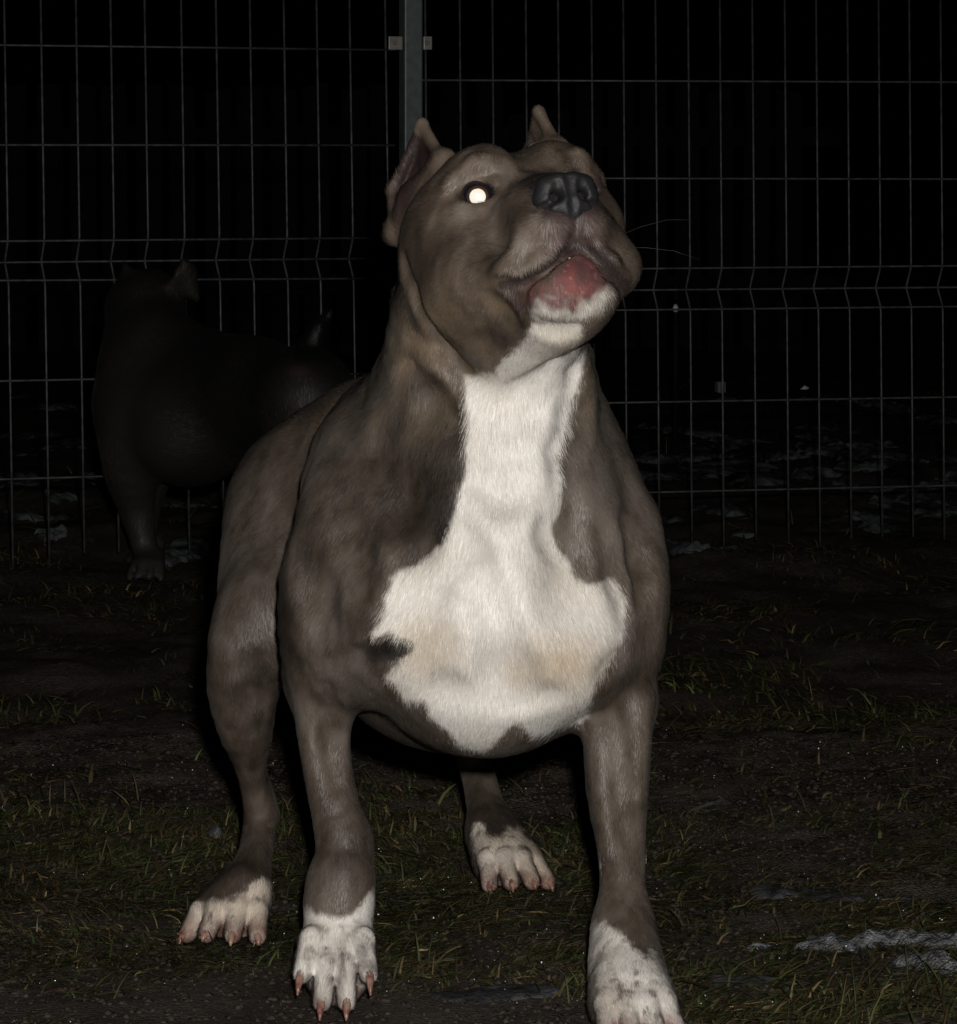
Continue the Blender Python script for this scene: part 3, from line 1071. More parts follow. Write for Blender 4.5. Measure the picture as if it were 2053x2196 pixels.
# folds and muscle edges laid on the finished form: a coarse skin first, to know where its surface lies
cV0, _q = dog_sc.skin(np.arange(-.33, .24, .006), np.arange(2.84, 3.70, .006), np.arange(-.012, .77, .006))
cu0, cv0 = project(cV0)


def surf(u, v):
    d = (cu0 - u) ** 2 + (cv0 - v) ** 2
    near = d < 15 ** 2
    Y = cV0[near, 1].min() if near.any() else cV0[d.argmin(), 1]
    near &= cV0[:, 1] < Y + .02
    w = np.exp(-d[near] / 60.)
    return P(u, v, (cV0[near, 1] * w).sum() / w.sum())


def fold(pts, r, depth, k, op='sub'):
    """a groove (or ridge) of radius r mm sunk depth mm along pixels of the surface"""
    q = [surf(u, v) for u, v in pts]
    off = (r - depth) * .001 * (-1 if op == 'sub' else 1)
    q = [p + np.array([0, off, 0]) for p in q]
    n_ = len(q)
    for i_ in range(n_ - 1):
        f0, f1 = (.55 if i_ == 0 else 1), (.55 if i_ == n_ - 2 else 1)
        S.cone(q[i_], r * f0 * .001, q[i_ + 1], r * f1 * .001, k, op)


fold([(862, 565), (884, 635), (912, 700), (950, 748), (995, 800)], 7, 5, .014)           # jaw over neck
fold([(738, 1060), (748, 1130), (754, 1190), (760, 1250)], 11, 5, .026)                 # deltoid
fold([(800, 960), (850, 1060), (890, 1160)], 11, 3.5, .03)
fold([(885, 745), (930, 805), (985, 860)], 9, 1, .02, 'add')
fold([(870, 775), (915, 850), (960, 900)], 8, 2.5, .024)
fold([(1290, 800), (1262, 880), (1235, 960)], 8, 2.5, .02)
fold([(655, 1180), (668, 1260), (690, 1330)], 9, 1.5, .03)
fold([(690, 1425), (760, 1408), (820, 1390)], 5, 2.5, .012)                   # elbow fold
fold([(960, 1485), (1060, 1500)], 9, 1, .03)                   # under the pectorals
fold([(1084, 1370), (1084, 1420), (1096, 1465), (1112, 1505)], 10, 4, .03)

fold([(1112, 1508), (1180, 1496)], 8, 2, .02)
fold([(1305, 1440), (1335, 1405)], 7, 1, .02)                             # right elbow fold
fold([(1345, 1120), (1372, 1190), (1382, 1280)], 8, 4, .016)
fold([(1300, 1130), (1330, 1220), (1345, 1300)], 8, 2.5, .02)
fold([(1232, 1010), (1226, 1100), (1240, 1180)], 9, 3.5, .02)
fold([(1238, 800), (1225, 880), (1206, 960), (1200, 1050)], 7, 4, .018)                  # neck strap, right
fold([(1060, 880), (1120, 840), (1190, 780)], 6, 2, .014)
fold([(1010, 1040), (1080, 1062), (1160, 1058)], 8, 1.5, .02)
fold([(1180, 1080), (1188, 1140), (1215, 1200)], 8, 2.5, .018)
fold([(985, 1110), (1000, 1170), (960, 1240)], 9, 1.5, .02)
fold([(1030, 1200), (1050, 1280), (1070, 1350)], 10, 1.5, .03)                 # throat creases
fold([(1090, 905), (1140, 880), (1190, 850)], 5, 1.2, .014)
ML = [(1078, 612), (1125, 602), (1165, 576), (1200, 545), (1232, 524), (1262, 532), (1298, 566), (1335, 612)]
fold(ML, 5.5, 8, .006)
fold([(1050, 612), (1090, 610), (1125, 602), (1165, 575), (1200, 545), (1232, 524), (1262, 532), (1298, 566), (1325, 600)], 4.5, 6, .006)
fold([(1110, 588), (1160, 556), (1200, 526)], 6, 2.5, .008, 'add')                          # rolled lip edges
fold([(1275, 525), (1310, 562), (1340, 596)], 5, 2.5, .008, 'add')
fold([(1278, 548), (1306, 578), (1338, 618)], 7, 7, .008)
fold([(1236, 470), (1238, 495), (1236, 520)], 3, 2.5, .006)
fold([(1150, 695), (1190, 716), (1235, 706)], 5, 1.2, .014)
fold([(1030, 625), (1050, 660), (1090, 690)], 6, 1.5, .02)
fold([(1062, 470), (1048, 510), (1030, 550)], 9, 2.5, .022)                 # cheek to flew
fold([(1060, 612), (1090, 622), (1108, 645), (1118, 668)], 6, 3, .010)
fold([(965, 420), (985, 395), (1015, 378), (1050, 372)], 4, 1.6, .010)                   # above the eye
fold([(650, 960), (620, 1050), (600, 1150)], 10, 2, .03)                                 # hindquarter
fold([(545, 1420), (540, 1500), (548, 1560)], 7, 2, .02)
fold([(700, 1480), (712, 1580), (728, 1680)], 6, 1.5, .014)                              # forearm tendons
fold([(1330, 1560), (1336, 1680), (1344, 1780)], 6, 1.5, .014)
xs = axis([(-.33, .24, .0020 * v_)])
ys = axis([(2.84, 3.14, .0019 * v_), (3.14, 3.70, .0026 * v_)])
zs = axis([(-.012, .12, .0017 * v_), (.12, .56, .0024 * v_), (.56, .77, .0016 * v_)])
dV, dQ = dog_sc.skin(xs, ys, zs)
dV[:, 2] = np.maximum(dV[:, 2], .001)
dN = vnormals(dV, dQ)

# ---------------------------------------------------------------- coat pattern
BIB = [(1165, 735), (1150, 700), (1185, 690), (1230, 700), (1225, 745), (1248, 790), (1240, 840), (1215, 890), (1208, 930), (1195, 985), (1205, 1040),
       (1195, 1100), (1190, 1150), (1215, 1190), (1232, 1232), (1270, 1248), (1318, 1243), (1345, 1290), (1338, 1340), (1325, 1400), (1290, 1440),
       (1275, 1490), (1262, 1540), (1200, 1562), (1150, 1578), (1120, 1556), (1090, 1560), (1050, 1600), (1030, 1612), (985, 1600), (950, 1560), (905, 1510),
       (860, 1490), (828, 1455), (850, 1430), (860, 1402), (870, 1385), (840, 1360), (805, 1362), (825, 1300), (845, 1240), (900, 1210), (955, 1170), (975, 1110), (985, 1070),
       (1000, 1000), (992, 960), (1000, 900), (995, 830), (1000, 810), (1060, 800), (1090, 760), (1120, 748)]
CHIN = [(1150, 690), (1140, 655), (1165, 630), (1220, 640), (1290, 615), (1312, 590), (1316, 630), (1290, 670), (1230, 700), (1190, 712)]
LIP = [(1125, 618), (1165, 585), (1200, 556), (1240, 535), (1285, 562), (1308, 590), (1305, 612), (1270, 640), (1230, 658), (1200, 650), (1170, 640), (1135, 645), (1122, 640)]
SOCK_FL = [(640, 1925), (660, 1950), (700, 1968), (740, 1970), (780, 1940), (800, 1900), (818, 1890), (840, 1990), (840, 2200), (620, 2200), (620, 1960)]
SOCK_FR = [(1270, 1975), (1300, 1972), (1335, 2000), (1360, 2030), (1385, 2046), (1398, 2030), (1430, 2080), (1500, 2260), (1250, 2260)]
SOCK_HL = [(380, 1950), (420, 1938), (480, 1930), (530, 1905), (560, 1880), (590, 1890), (600, 2060), (360, 2080), (360, 1980)]
SOCK_HR = [(1010, 1760), (1030, 1762), (1040, 1790), (1078, 1800), (1090, 1772), (1120, 1780), (1220, 1890), (1220, 1960), (1020, 1960)]


def coat(p, n, fl):
    """the coat's colour at points p"""
    u, v = project(p)
    Y = p[:, 1]
    wob = 9 * noise3(p, 70, 3) + 5 * noise3(p, 200, 4)
    g = fbm(p, 9, 3, 21)
    g2 = fbm(p * [1, 1, .45], 42, 2, 5)
    dark = np.array([.030, .021, .015])
    mid = np.array([.074, .055, .041])
    ash = np.array([.132, .108, .092])
    g3 = fbm(p * [1, 1, .45], 135, 2, 7)
    t = np.clip(.48 + .60 * g + .50 * g2 + .42 * g3, 0, 1)[:, None]
    c = np.where(t < .5, dark + (mid - dark) * t * 2, mid + (ash - mid) * (t - .5) * 2)
    # warmer, brindled neck and head sides
    nb = (sstep(560, 700, v) * (1 - sstep(880, 1010, v)))[:, None] * np.clip(.5 + 1.7 * fbm(p * [1, 1, .6], 55, 2, 9), 0, 1)[:, None]
    c = c * (1 - .6 * nb) + np.array([.165, .121, .078]) * .6 * nb
    hy = (p - HEAD0) @ HM.T
    onh = (sstep(-.125, -.085, hy[:, 2]) * sstep(-.16, -.12, hy[:, 1]))[:, None]
    c = c * (1 + .50 * onh)
    # darker patches of the coat: beside the bib, on legs, neck, muzzle side, brow, jaw
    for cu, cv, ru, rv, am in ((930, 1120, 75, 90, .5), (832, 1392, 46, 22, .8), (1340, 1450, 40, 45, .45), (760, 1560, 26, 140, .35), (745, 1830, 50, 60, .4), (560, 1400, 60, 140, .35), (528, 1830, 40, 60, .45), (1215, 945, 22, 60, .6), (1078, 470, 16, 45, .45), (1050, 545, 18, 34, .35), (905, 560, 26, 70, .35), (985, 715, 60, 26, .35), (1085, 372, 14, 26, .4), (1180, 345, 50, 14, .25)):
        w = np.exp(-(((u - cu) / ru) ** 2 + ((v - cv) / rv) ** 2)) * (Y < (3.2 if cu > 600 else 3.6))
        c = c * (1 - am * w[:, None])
    white = np.zeros(len(p))
    tanw = np.zeros(len(p))
    front = (Y < 3.20) & (n[:, 1] < .25)

    def put(poly, cond, soft=7):
        d = poly_sd(u, v, poly) + wob
        return (1 - sstep(-soft, soft, d)) * cond
    white = np.maximum(white, put(BIB, front))
    white = np.maximum(white, put([(1140, 690), (1245, 690), (1250, 800), (1085, 800), (1110, 762)], (Y < 3.16)))
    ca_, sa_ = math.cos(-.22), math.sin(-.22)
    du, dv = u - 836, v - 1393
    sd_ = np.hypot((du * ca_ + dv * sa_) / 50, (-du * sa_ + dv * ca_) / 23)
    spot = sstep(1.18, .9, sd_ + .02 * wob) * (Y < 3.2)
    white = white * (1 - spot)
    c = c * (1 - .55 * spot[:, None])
    chin = put(CHIN, front & (Y < 3.09))
    white = np.maximum(white, chin * np.clip(.62 + .6 * fbm(p, 120, 2, 59), .2, .9))
    for poly, y0, y1 in ((SOCK_FL, 2.9, 3.13), (SOCK_FR, 2.8, 3.12), (SOCK_HL, 3.18, 3.42), (SOCK_HR, 3.44, 3.70)):
        white = np.maximum(white, put(poly, (Y > y0) & (Y < y1)))
    # the inside of the right fore leg: a white sliver
    white = np.maximum(white, put([(1272, 1815), (1284, 1840), (1282, 1875), (1274, 1880)], Y < 3.2, 3))
    w_col = np.tile(np.array([.73, .70, .66]), (len(p), 1))
    tan = np.clip(fbm(p, 14, 2, 31) * .8, 0, 1)
    for cu, cv, ru, rv, am in ((915, 1385, 90, 80, .8), (1205, 1420, 112, 68, 1.0), (1110, 1440, 40, 50, .7), (1080, 1190, 80, 60, .15), (1080, 1090, 60, 30, .3)):
        tan = np.maximum(tan, am * np.exp(-(((u - cu) / ru) ** 2 + ((v - cv) / rv) ** 2)))
    w_col = w_col * (1 - tan[:, None] * .9) + np.array([.40, .318, .228]) * tan[:, None] * .9
    # muddy paws
    mud = sstep(.085, .02, p[:, 2]) * np.clip(.50 + 1.5 * fbm(p, 60, 3, 41), 0, 1)
    mud = mud * np.where(Y > 3.2, .55, .8)
    w_col = w_col * (1 - .6 * mud[:, None]) + np.array([.20, .14, .105]) * .6 * mud[:, None]
    hind = (Y > 3.2) & (p[:, 2] < .12)
    w_col = np.where(hind[:, None], w_col * np.array([.98, .92, .86]), w_col)
    low = sstep(.030, .012, p[:, 2])[:, None] * np.clip(.6 + 1.4 * fbm(p, 120, 2, 43), 0, 1)[:, None] * .6
    w_col = w_col * (1 - low) + np.array([.21, .085, .065]) * low
    # stray dark hairs on the breast
    c = c * (1 - white[:, None]) + w_col * white[:, None]
    # wet dark and reddened hair on the feet
    ft = sstep(.09, .05, p[:, 2])
    sp = (ft * np.clip(2.2 * fbm(p * [1, 1, .5], 150, 2, 63) - np.where(Y > 3.2, .38, .3), 0, .8))[:, None]
    c = c * (1 - sp) + np.array([.085, .058, .046]) * sp
    sp = (sstep(.03, .008, p[:, 2]) * np.clip(.35 + 1.3 * fbm(p, 90, 2, 65), 0, .8))[:, None]
    c = c * (1 - sp) + np.array([.17, .062, .048]) * sp
    for cu, cv, ru, rv in ((782, 2035, 12, 30), (735, 2060, 5, 40), (795, 2068, 12, 12), (712, 2100, 10, 8)):  # dark spots and a dark line between toes of one fore paw
        w = .8 * np.exp(-(((u - cu) / ru) ** 2 + ((v - cv) / rv) ** 2)) * (Y < 3.12)
        c = c * (1 - w[:, None]) + np.array([.04, .03, .026]) * w[:, None]
    # lips, chin skin, eye rims, ear cups
    lip = (1 - sstep(-26, 20, poly_sd(u, v, LIP) + 2.2 * wob + 14 * fbm(p, 160, 2, 53))) * (Y < 3.0)
    red = np.array([.125, .052, .049]) * (1 + .5 * fbm(p, 130, 2, 51))[:, None]
    rs = np.exp(-(((u - 1235) / 26) ** 2 + ((v - 605) / 48) ** 2)) + .6 * np.exp(-(((u - 1150) / 26) ** 2 + ((v - 625) / 26) ** 2))
    red = red + np.array([.08, .004, .002]) * np.clip(rs, 0, 1)[:, None]
    red = red + np.array([.10, .08, .075]) * (noise3(p, 420, 58) > .70)[:, None]
    dk = np.clip(1.5 * fbm(p, 110, 2, 57) + .1, 0, .85)[:, None]
    red = red * (1 - dk) + np.array([.07, .035, .037]) * dk
    c = c * (1 - lip[:, None]) + red * lip[:, None]
    h = (p - HEAD0) @ HM.T * 1000
    for sx in (-1, 1):
        de = np.sqrt(((h[:, 0] - sx * 48) / 16) ** 2 + ((h[:, 2] + 2) / 9.2) ** 2 + ((h[:, 1] - 6) / 22) ** 2)
        w = sstep(1.25, .8, de)[:, None]
        c = c * (1 - w) + np.array([.028, .019, .018]) * w
    w = (sstep(27, 21, np.abs(h[:, 0])) * sstep(50, 58, h[:, 1]) * sstep(-64, -56, h[:, 2]) * sstep(-12, -19, h[:, 2]))[:, None]
    c = c * (1 - w) + np.array([.012, .011, .012]) * w
    # dark muzzle front below the nose, dark lip edges with the mouth gap's shade painted in
    w = (sstep(34, 12, np.abs(h[:, 0])) * sstep(52, 68, h[:, 1]) * sstep(-92, -82, h[:, 2]) * sstep(-40, -58, h[:, 2]) * (1 - lip))[:, None] * .75
    c = c * (1 - w) + np.array([.075, .045, .043]) * w
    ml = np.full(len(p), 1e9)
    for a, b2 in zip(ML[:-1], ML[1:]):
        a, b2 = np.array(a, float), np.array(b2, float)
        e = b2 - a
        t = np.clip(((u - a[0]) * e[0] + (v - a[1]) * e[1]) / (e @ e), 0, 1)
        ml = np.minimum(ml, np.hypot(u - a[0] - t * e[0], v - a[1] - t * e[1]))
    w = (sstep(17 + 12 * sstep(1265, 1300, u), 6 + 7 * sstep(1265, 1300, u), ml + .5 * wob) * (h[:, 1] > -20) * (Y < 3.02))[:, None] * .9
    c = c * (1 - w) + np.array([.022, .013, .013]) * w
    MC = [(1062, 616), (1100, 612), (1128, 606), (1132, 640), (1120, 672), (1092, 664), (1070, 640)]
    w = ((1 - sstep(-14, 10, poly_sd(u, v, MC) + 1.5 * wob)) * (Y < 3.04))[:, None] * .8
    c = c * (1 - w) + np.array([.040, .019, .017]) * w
    EARC = [(880, 268), (905, 300), (930, 335), (905, 380), (880, 430), (850, 500), (838, 480), (845, 400), (862, 320)]
    w = ((1 - sstep(-5, 5, poly_sd(u, v, EARC) + wob * .5)) * (Y > 3.04) * (Y < 3.16))[:, None]
    ec = np.array([.034, .021, .019]) * (1 + .9 * fbm(p, 90, 2, 61))[:, None]
    c = c * (1 - w) + ec * w
    bald = np.maximum(np.maximum(lip, w[:, 0] * .8), sstep(1.2, .8, np.minimum(
        np.sqrt(((h[:, 0] - 46) / 20) ** 2 + ((h[:, 2] + 1) / 14) ** 2 + ((h[:, 1] - 6) / 22) ** 2),
        np.sqrt(((h[:, 0] + 46) / 20) ** 2 + ((h[:, 2] + 1) / 14) ** 2 + ((h[:, 1] - 6) / 22) ** 2))))
    return np.clip(c, .004, .9), white, bald, h


dog = empty('dog', (-.02, 3.2, 0))
tag(dog, 'stocky grey dog with a white breast and white paws, head raised, one eye shining', 'dog')


def kid(o, root):
    o.parent = root
    o.matrix_parent_inverse = Matrix.Translation(-root.location)
    return o


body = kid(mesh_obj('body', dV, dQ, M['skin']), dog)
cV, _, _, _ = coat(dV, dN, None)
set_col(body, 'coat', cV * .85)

# nose: its own small sculpt
S_keep = S
S = Sculpt()
hell((0, 75, -37), (24, 17, 18), .006)
hell((0, 82, -48), (12, 10, 15), .010)
for s_ in (-1, 1):
    hc([((s_ * 7, 88, -27), 6), ((s_ * 17, 82, -30), 6.5), ((s_ * 21, 77, -40), 6), ((s_ * 14.5, 83, -51), 4.5)], .008)
    hc([((s_ * 11.0, 95, -34), 3.6), ((s_ * 12, 92, -42), 4.4), ((s_ * 12, 78, -40), 4.0)], .004, 'sub')
    hc([((s_ * 14, 92, -45), 2.4), ((s_ * 22, 83, -49), 2.0), ((s_ * 27, 76, -50), 2)], .004, 'sub')
hc([((0, 95.5, -29), 1.1), ((0, 95, -40), 1.5), ((0, 93, -52), 1.5), ((0, 89, -62), 2.0)], .006, 'sub')
c0 = hp(0, 80, -42)
gax = lambda q, r: np.arange(q - r, q + r, .0009 * v_)
nV, nQ = S.skin(gax(c0[0], .042), gax(c0[1], .042), gax(c0[2], .042))
nV = c0 + (nV - c0) * .95
kid(mesh_obj('nose', nV, nQ, M['nose']), dog)
S = S_keep

# eyes
def uv_ball(c, r, ax, n=24, m=16):
    z = nrm(ax)
    x = nrm(np.cross(z, [0, 0, 1.0]))
    y = np.cross(z, x)
    V, F = [c + z * r], []
    for i in range(1, m):
        a = math.pi * i / m
        for k in range(n):
            b_ = 2 * math.pi * k / n
            V.append(c + r * (z * math.cos(a) + math.sin(a) * (x * math.cos(b_) + y * math.sin(b_))))
    V.append(c - z * r)
    for k in range(n):
        F.append((0, 1 + k, 1 + (k + 1) % n))
    for i in range(m - 2):
        for k in range(n):
            a, b_ = 1 + i * n + k, 1 + i * n + (k + 1) % n
            F.append((a, a + n, b_ + n, b_))
    l = len(V) - 1
    for k in range(n):
        F.append((l, 1 + (m - 2) * n + (k + 1) % n, 1 + (m - 2) * n + k))
    return V, F


for s in (-1, 1):
    ec = hp(s * 45, -2, 0)
    look = nrm(np.array([0.0, -.0, CAM_Z + .02]) - ec) if s < 0 else nrm(Fh - .9 * s * Rh)
    e = kid(mesh_obj('eye', *uv_ball(ec, .0145, look), M['eye']), dog)
    # the pupil's disc, a shallow cap a hair proud of the ball
    z = nrm(look)
    x = nrm(np.cross(z, [0, 0, 1.0]))
    y = np.cross(z, x)
    V, F = [ec + z * .01490], []
    for j, rr in enumerate((.0026, .0049, .0067)):
        for k in range(28):
            b_ = 2 * math.pi * k / 28
            V.append(ec + z * math.sqrt(.01485 ** 2 - rr ** 2) + rr * (x * math.cos(b_) + y * math.sin(b_)))
    for k in range(28):
        F.append((0, 1 + k, 1 + (k + 1) % 28))
    for j in range(2):
        for k in range(28):
            a, b_ = 1 + j * 28 + k, 1 + j * 28 + (k + 1) % 28
            F.append((a, a + 28, b_ + 28, b_))
    p_ = mesh_obj('pupil', V, F, M['pupil'])
    p_.parent = e
    V, F = [], []
    for rr in (.0066, .0074, .0090):
        for k in range(28):
            b_ = 2 * math.pi * k / 28
            V.append(ec + z * math.sqrt(.01468 ** 2 - rr ** 2) + rr * (x * math.cos(b_) + y * math.sin(b_)))
    for j in range(2):
        for k in range(28):
            a, b_ = j * 28 + k, j * 28 + (k + 1) % 28
            F.append((a, a + 28, b_ + 28, b_))
    mesh_obj('iris', V, F, M['iris'], e)

# claws
for cb, d, ln in claws:
    drop = np.array([0, 0, -1.0])
    pth = [cb - d * .004, cb + d * ln * .4, cb + d * ln * .75 + drop * ln * .12, cb + d * ln + drop * ln * .30]
    pth = [np.array([q[0], q[1], max(q[2], .002)]) for q in pth]
    V, F = tube(pth, [.0040, .0034, .0022, .0006], 8)
    kid(mesh_obj('claw', V, F, M['claw']), dog)
# two small teeth showing over the lower lip
for a in (-4, 3):
    V, F = tube([hp(a, 66, -100), hp(a, 70, -93), hp(a, 71, -89)], [.0026, .0024, .0014], 8)
    kid(mesh_obj('tooth', V, F, M['tooth']), dog)
# whiskers
for k in range(4):
    s = 1 if k % 3 else -1
    a = hp(s * (44 + 6 * rng.random()), 48 + 18 * rng.random(), -60 - 26 * rng.random())
    d = nrm(s * Rh * 1.0 + Fh * (.2 + .5 * rng.random()) + Uh * (.7 * rng.random() - .3))
    V, F = tube([a, a + d * .02, a + d * .042 - Uh * .003, a + d * .062 - Uh * .011], [.00016, .00014, .0001, .00005], 5)
    kid(mesh_obj('whisker', V, F, M['whisker']), dog)


# ---------------------------------------------------------------- short coat of hair
def grow(sc_, V, Q, count, colour, parent, length, seed, view=True):
    r_ = np.random.default_rng(seed)
    N = vnormals(V, Q)
    T = np.concatenate([Q[:, [0, 1, 2]], Q[:, [0, 2, 3]]])
    a, b_, c = V[T[:, 0]], V[T[:, 1]], V[T[:, 2]]
    fn = np.cross(b_ - a, c - a)
    ar = np.linalg.norm(fn, axis=1) / 2
    ctr = (a + b_ + c) / 3
    face = (nrm(fn) * nrm(np.array([0, 0, CAM_Z]) - ctr)).sum(1)
    wgt = ar * np.where(face > -.25, 1.0, .25)
    cum = np.cumsum(wgt)
    ti = np.searchsorted(cum, r_.random(count) * cum[-1])
    ti = np.minimum(ti, len(T) - 1)
    s, t = r_.random(count), r_.random(count)
    sw = s + t > 1
    s[sw], t[sw] = 1 - s[sw], 1 - t[sw]
    w = np.stack([1 - s - t, s, t], 1)
    pos = (V[T[ti]] * w[..., None]).sum(1)
    nor = nrm((N[T[ti]] * w[..., None]).sum(1))
    FL = sc_.flow(V)
    fl = (FL[T[ti]] * w[..., None]).sum(1)
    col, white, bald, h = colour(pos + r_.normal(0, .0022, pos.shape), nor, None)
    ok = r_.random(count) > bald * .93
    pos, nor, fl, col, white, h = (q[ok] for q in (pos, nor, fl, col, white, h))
    n_ = len(pos)
    fl = fl - (fl * nor).sum(1, keepdims=True) * nor
    fl = nrm(fl + 1e-5)
    # whorls, partings and tousle
    sw = np.stack([noise3(pos, 22, 71), noise3(pos, 22, 72), noise3(pos, 22, 73)], 1) * .34 + r_.normal(0, .09, (n_, 3))
    fl = fl + sw
    fl = nrm(fl - (fl * nor).sum(1, keepdims=True) * nor)
    ln, lift = length(pos, white, h)
    ln = ln * (.7 + .5 * r_.random(n_))
    lift = (lift + .06 * noise3(pos, 60, 77)) * (.7 + .6 * r_.random(n_))
    lift = np.maximum(lift, .03)
    p0 = pos - nor * .0004
    p1 = p0 + (fl * .45 + nor * lift[:, None] * .62) * ln[:, None]
    p2 = p0 + (fl * .98 + nor * lift[:, None] * .85) * ln[:, None]
    pts = np.stack([p0, p1, p2], 1).reshape(-1, 3).astype(np.float32)
    hc_ = bpy.data.hair_curves.new('fur')
    hc_.add_curves([3] * n_)
    hc_.attributes['position'].data.foreach_set('vector', pts.ravel())
    ra = hc_.attributes.new('radius', 'FLOAT', 'POINT')
    base = (.00009 + .00004 * r_.random(n_))
    ra.data.foreach_set('value', (base[:, None] * np.array([1, .85, .25])).astype(np.float32).ravel())
    jit = np.exp(r_.normal(0, .27, n_))[:, None]
    col = np.clip(col * jit, 0, .92)
    stray = (white > .5) & (r_.random(n_) < .0015)
    col[stray] = [.03, .02, .018]
    ca = hc_.attributes.new('coat', 'FLOAT_COLOR', 'CURVE')
    cc = np.ones((n_, 4), np.float32)
    cc[:, :3] = col
    ca.data.foreach_set('color', cc.ravel())
    na = hc_.attributes.new('lie', 'FLOAT_VECTOR', 'CURVE')
    nl = nrm(nor + .12 * fl * r_.normal(.2, 1, (n_, 1)) + r_.normal(0, .07, (n_, 3)))
    na.data.foreach_set('vector', nl.astype(np.float32).ravel())
    hc_.materials.append(M['fur'])
    o = bpy.data.objects.new('fur', hc_)
    COL.objects.link(o)
    return kid(o, parent)


def dog_len(p, white, h):
    ln = np.full(len(p), .0070)
    lift = np.full(len(p), .13)
    head = sstep(120, 60, np.abs(h[:, 1] + 10)) * (h[:, 2] > -150)
    ln = ln * (1 - .32 * head)
    ln = ln * (1 - .45 * sstep(30, 55, h[:, 2]) * sstep(-40, -70, h[:, 1]))
    z = p[:, 2]
    ln = ln * (1 - .2 * sstep(.26, .18, z))
    pw = sstep(.085, .055, z)
    ln = ln * (1 - pw) + .0078 * pw
    lift = lift * (1 - pw) + .24 * pw
    lift = lift + .07 * head
    neck = sstep(.44, .50, z) * (1 - head)
    ln = ln * (1 + .55 * neck)
    lift = lift + .12 * neck
    ln = ln * (1 + .25 * white * (z > .2))
    return ln, lift


if FUR:
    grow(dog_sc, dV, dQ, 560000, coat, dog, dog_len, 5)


# ================================================================ the second dog, dark, turned away by the fence
S = Sculpt()
dk_sc = S
BK2 = nrm((1, -.5, 0))
C([(330, 905, 6.10, .080), (470, 870, 6.02, .082), (590, 865, 5.94, .068)], .05, BK2)                      # ribs to loin
S.ell(P(410, 935, 6.05), (.095, .09, .084), .04, flow=BK2)
C([(560, 830, 5.95, .062), (655, 850, 5.86, .076)], .05, BK2)                                                 # rump
C([(300, 860, 6.15, .080), (305, 750, 6.19, .070), (312, 660, 6.22, .062)], .05, nrm((.1, 0, -1)))             # neck
C([(350, 735, 6.14, .055), (440, 780, 6.08, .058), (540, 806, 5.98, .054)], .06, BK2)                         # withers
S.ell(P(320, 655, 6.24), (.056, .07, .052), .03, flow=nrm((.2, -.4, -.6)))                                  # back of the head
S.ell(P(268, 670, 6.28), (.030, .055, .045), .03, flow=nrm((.2, -.4, -.6)))
S.cone(P(290, 690, 6.30), .036, P(262, 720, 6.38), .028, .03)                                                 # muzzle, away from us
S.tri(P(268, 566, 6.22), P(300, 612, 6.20), P(248, 650, 6.22), .006, .012, flow=(0, 0, 1))
S.tri(P(395, 562, 6.20), P(362, 612, 6.18), P(420, 640, 6.21), .006, .012, flow=(0, 0, 1))
S.tri(P(395, 562, 6.20), P(420, 580, 6.21), P(420, 640, 6.21), .005, .012, flow=(0, 0, 1))
C([(300, 930, 6.10, .065), (285, 1000, 6.10, .050), (292, 1080, 6.12, .032), (308, 1160, 6.12, .022), (318, 1200, 6.11, .022)], .03, DOWN)
C([(310, 900, 6.26, .055), (318, 1000, 6.28, .042), (312, 1090, 6.28, .026), (310, 1190, 6.28, .018)], .03, DOWN)
C([(655, 860, 5.83, .075), (650, 960, 5.84, .058), (660, 1050, 5.90, .035), (690, 1130, 5.80, .022), (690, 1250, 5.84, .022)], .03, DOWN)
C([(600, 870, 6.00, .075), (590, 980, 6.02, .05), (600, 1060, 6.05, .03), (625, 1130, 5.99, .02), (620, 1215, 6.02, .02)], .03, DOWN)
S.chain([(P(650, 775, 5.86), .024), (P(672, 725, 5.85), .017), (P(690, 693, 5.84), .013), (P(706, 676, 5.82), .009)], .02)
claws2, claws = claws, []
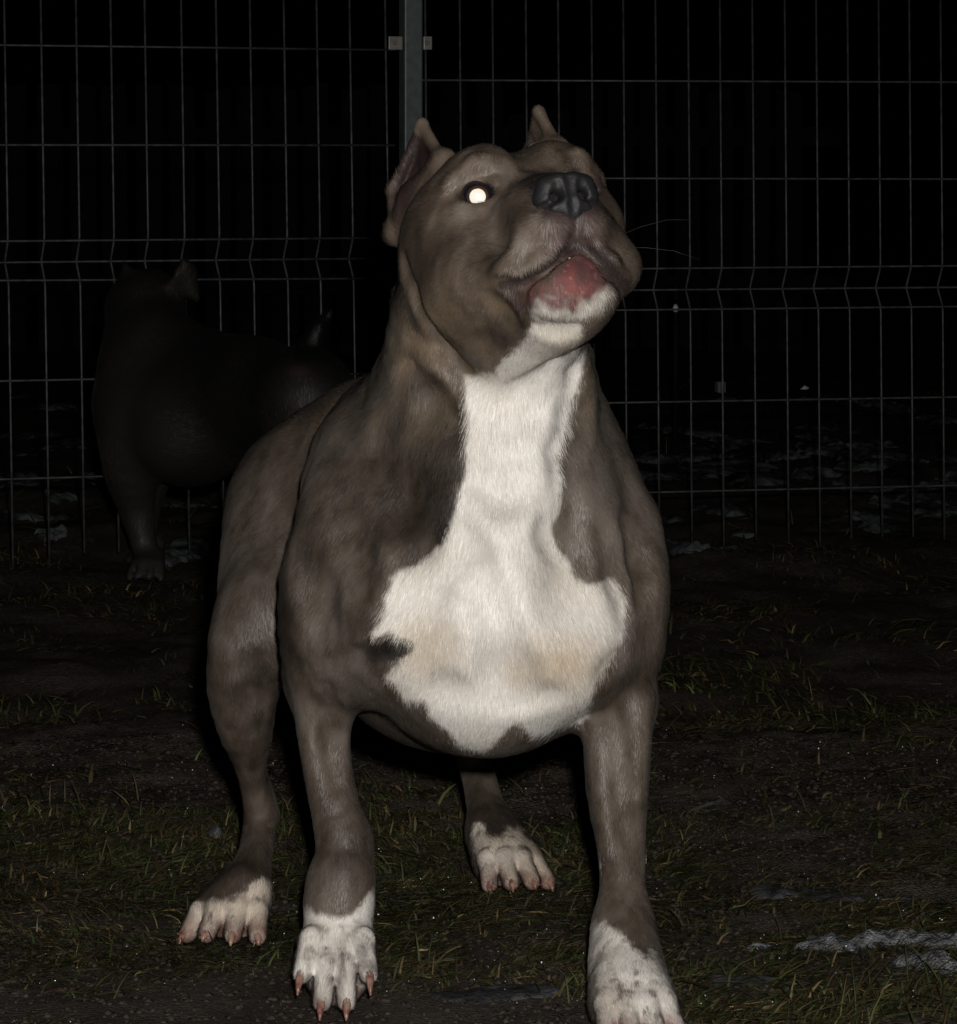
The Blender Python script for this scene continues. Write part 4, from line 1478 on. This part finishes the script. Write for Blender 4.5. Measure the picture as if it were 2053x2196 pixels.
paw(np.array([P(318, 0, 6.09)[0], 6.07, 0.0]), (-.1, -1), .058, .060, .05)
paw(np.array([P(312, 0, 6.28)[0], 6.30, 0.0]), (-.4, 1), .058, .060, .05)
paw(np.array([P(690, 0, 5.84)[0], 5.85, 0.0]), (-.7, .7), .058, .060, .05)
paw(np.array([P(620, 0, 6.02)[0], 6.03, 0.0]), (-.7, .7), .058, .060, .05)
claws = claws2
g_ = .006 * VOX
kV, kQ = S.skin(np.arange(-.74, -.10, g_), np.arange(5.6, 6.5, g_), np.arange(-.012, .62, g_))
kN = vnormals(kV, kQ)


def coat2(p, n, fl):
    u, v = project(p)
    g1 = fbm(p, 9, 2, 301)
    c = np.array([.0085, .0073, .0064]) * (1 + .5 * g1)[:, None] * (1 + 1.6 * sstep(430, 300, u) * sstep(640, 860, v))[:, None]  # chest and front leg brightened in the coat colour, standing in for light
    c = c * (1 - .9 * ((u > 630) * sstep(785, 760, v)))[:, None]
    w = sstep(.10, .03, p[:, 2])[:, None] * .6
    c = c * (1 - w) + np.array([.035, .03, .025]) * w
    w = (np.exp(-(((u - 660) / 45) ** 2 + ((v - 860) / 40) ** 2)) * (p[:, 1] < 5.95))[:, None] * .6
    c = c * (1 - w) + np.array([.035, .030, .026]) * w
    w = (np.exp(-(((u - 640) / 22) ** 2 + ((v - 798) / 12) ** 2)) * (p[:, 1] < 5.95))[:, None] * .7
    c = c * (1 - w) + np.array([.045, .027, .022]) * w
    z = np.zeros(len(p))
    return c, z, z, (p - HEAD0) @ HM.T * 1000


dog2 = empty('dog', (P(430, 0, 6.05)[0], 6.05, 0))
tag(dog2, 'dark dog standing in the gloom against the wire fence, facing away with its tail up', 'dog')
b2 = kid(mesh_obj('body', kV, kQ, M['skin']), dog2)
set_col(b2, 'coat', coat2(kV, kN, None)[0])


def dog2_len(p, white, h):
    return np.full(len(p), .010), np.full(len(p), .22)


if FUR:
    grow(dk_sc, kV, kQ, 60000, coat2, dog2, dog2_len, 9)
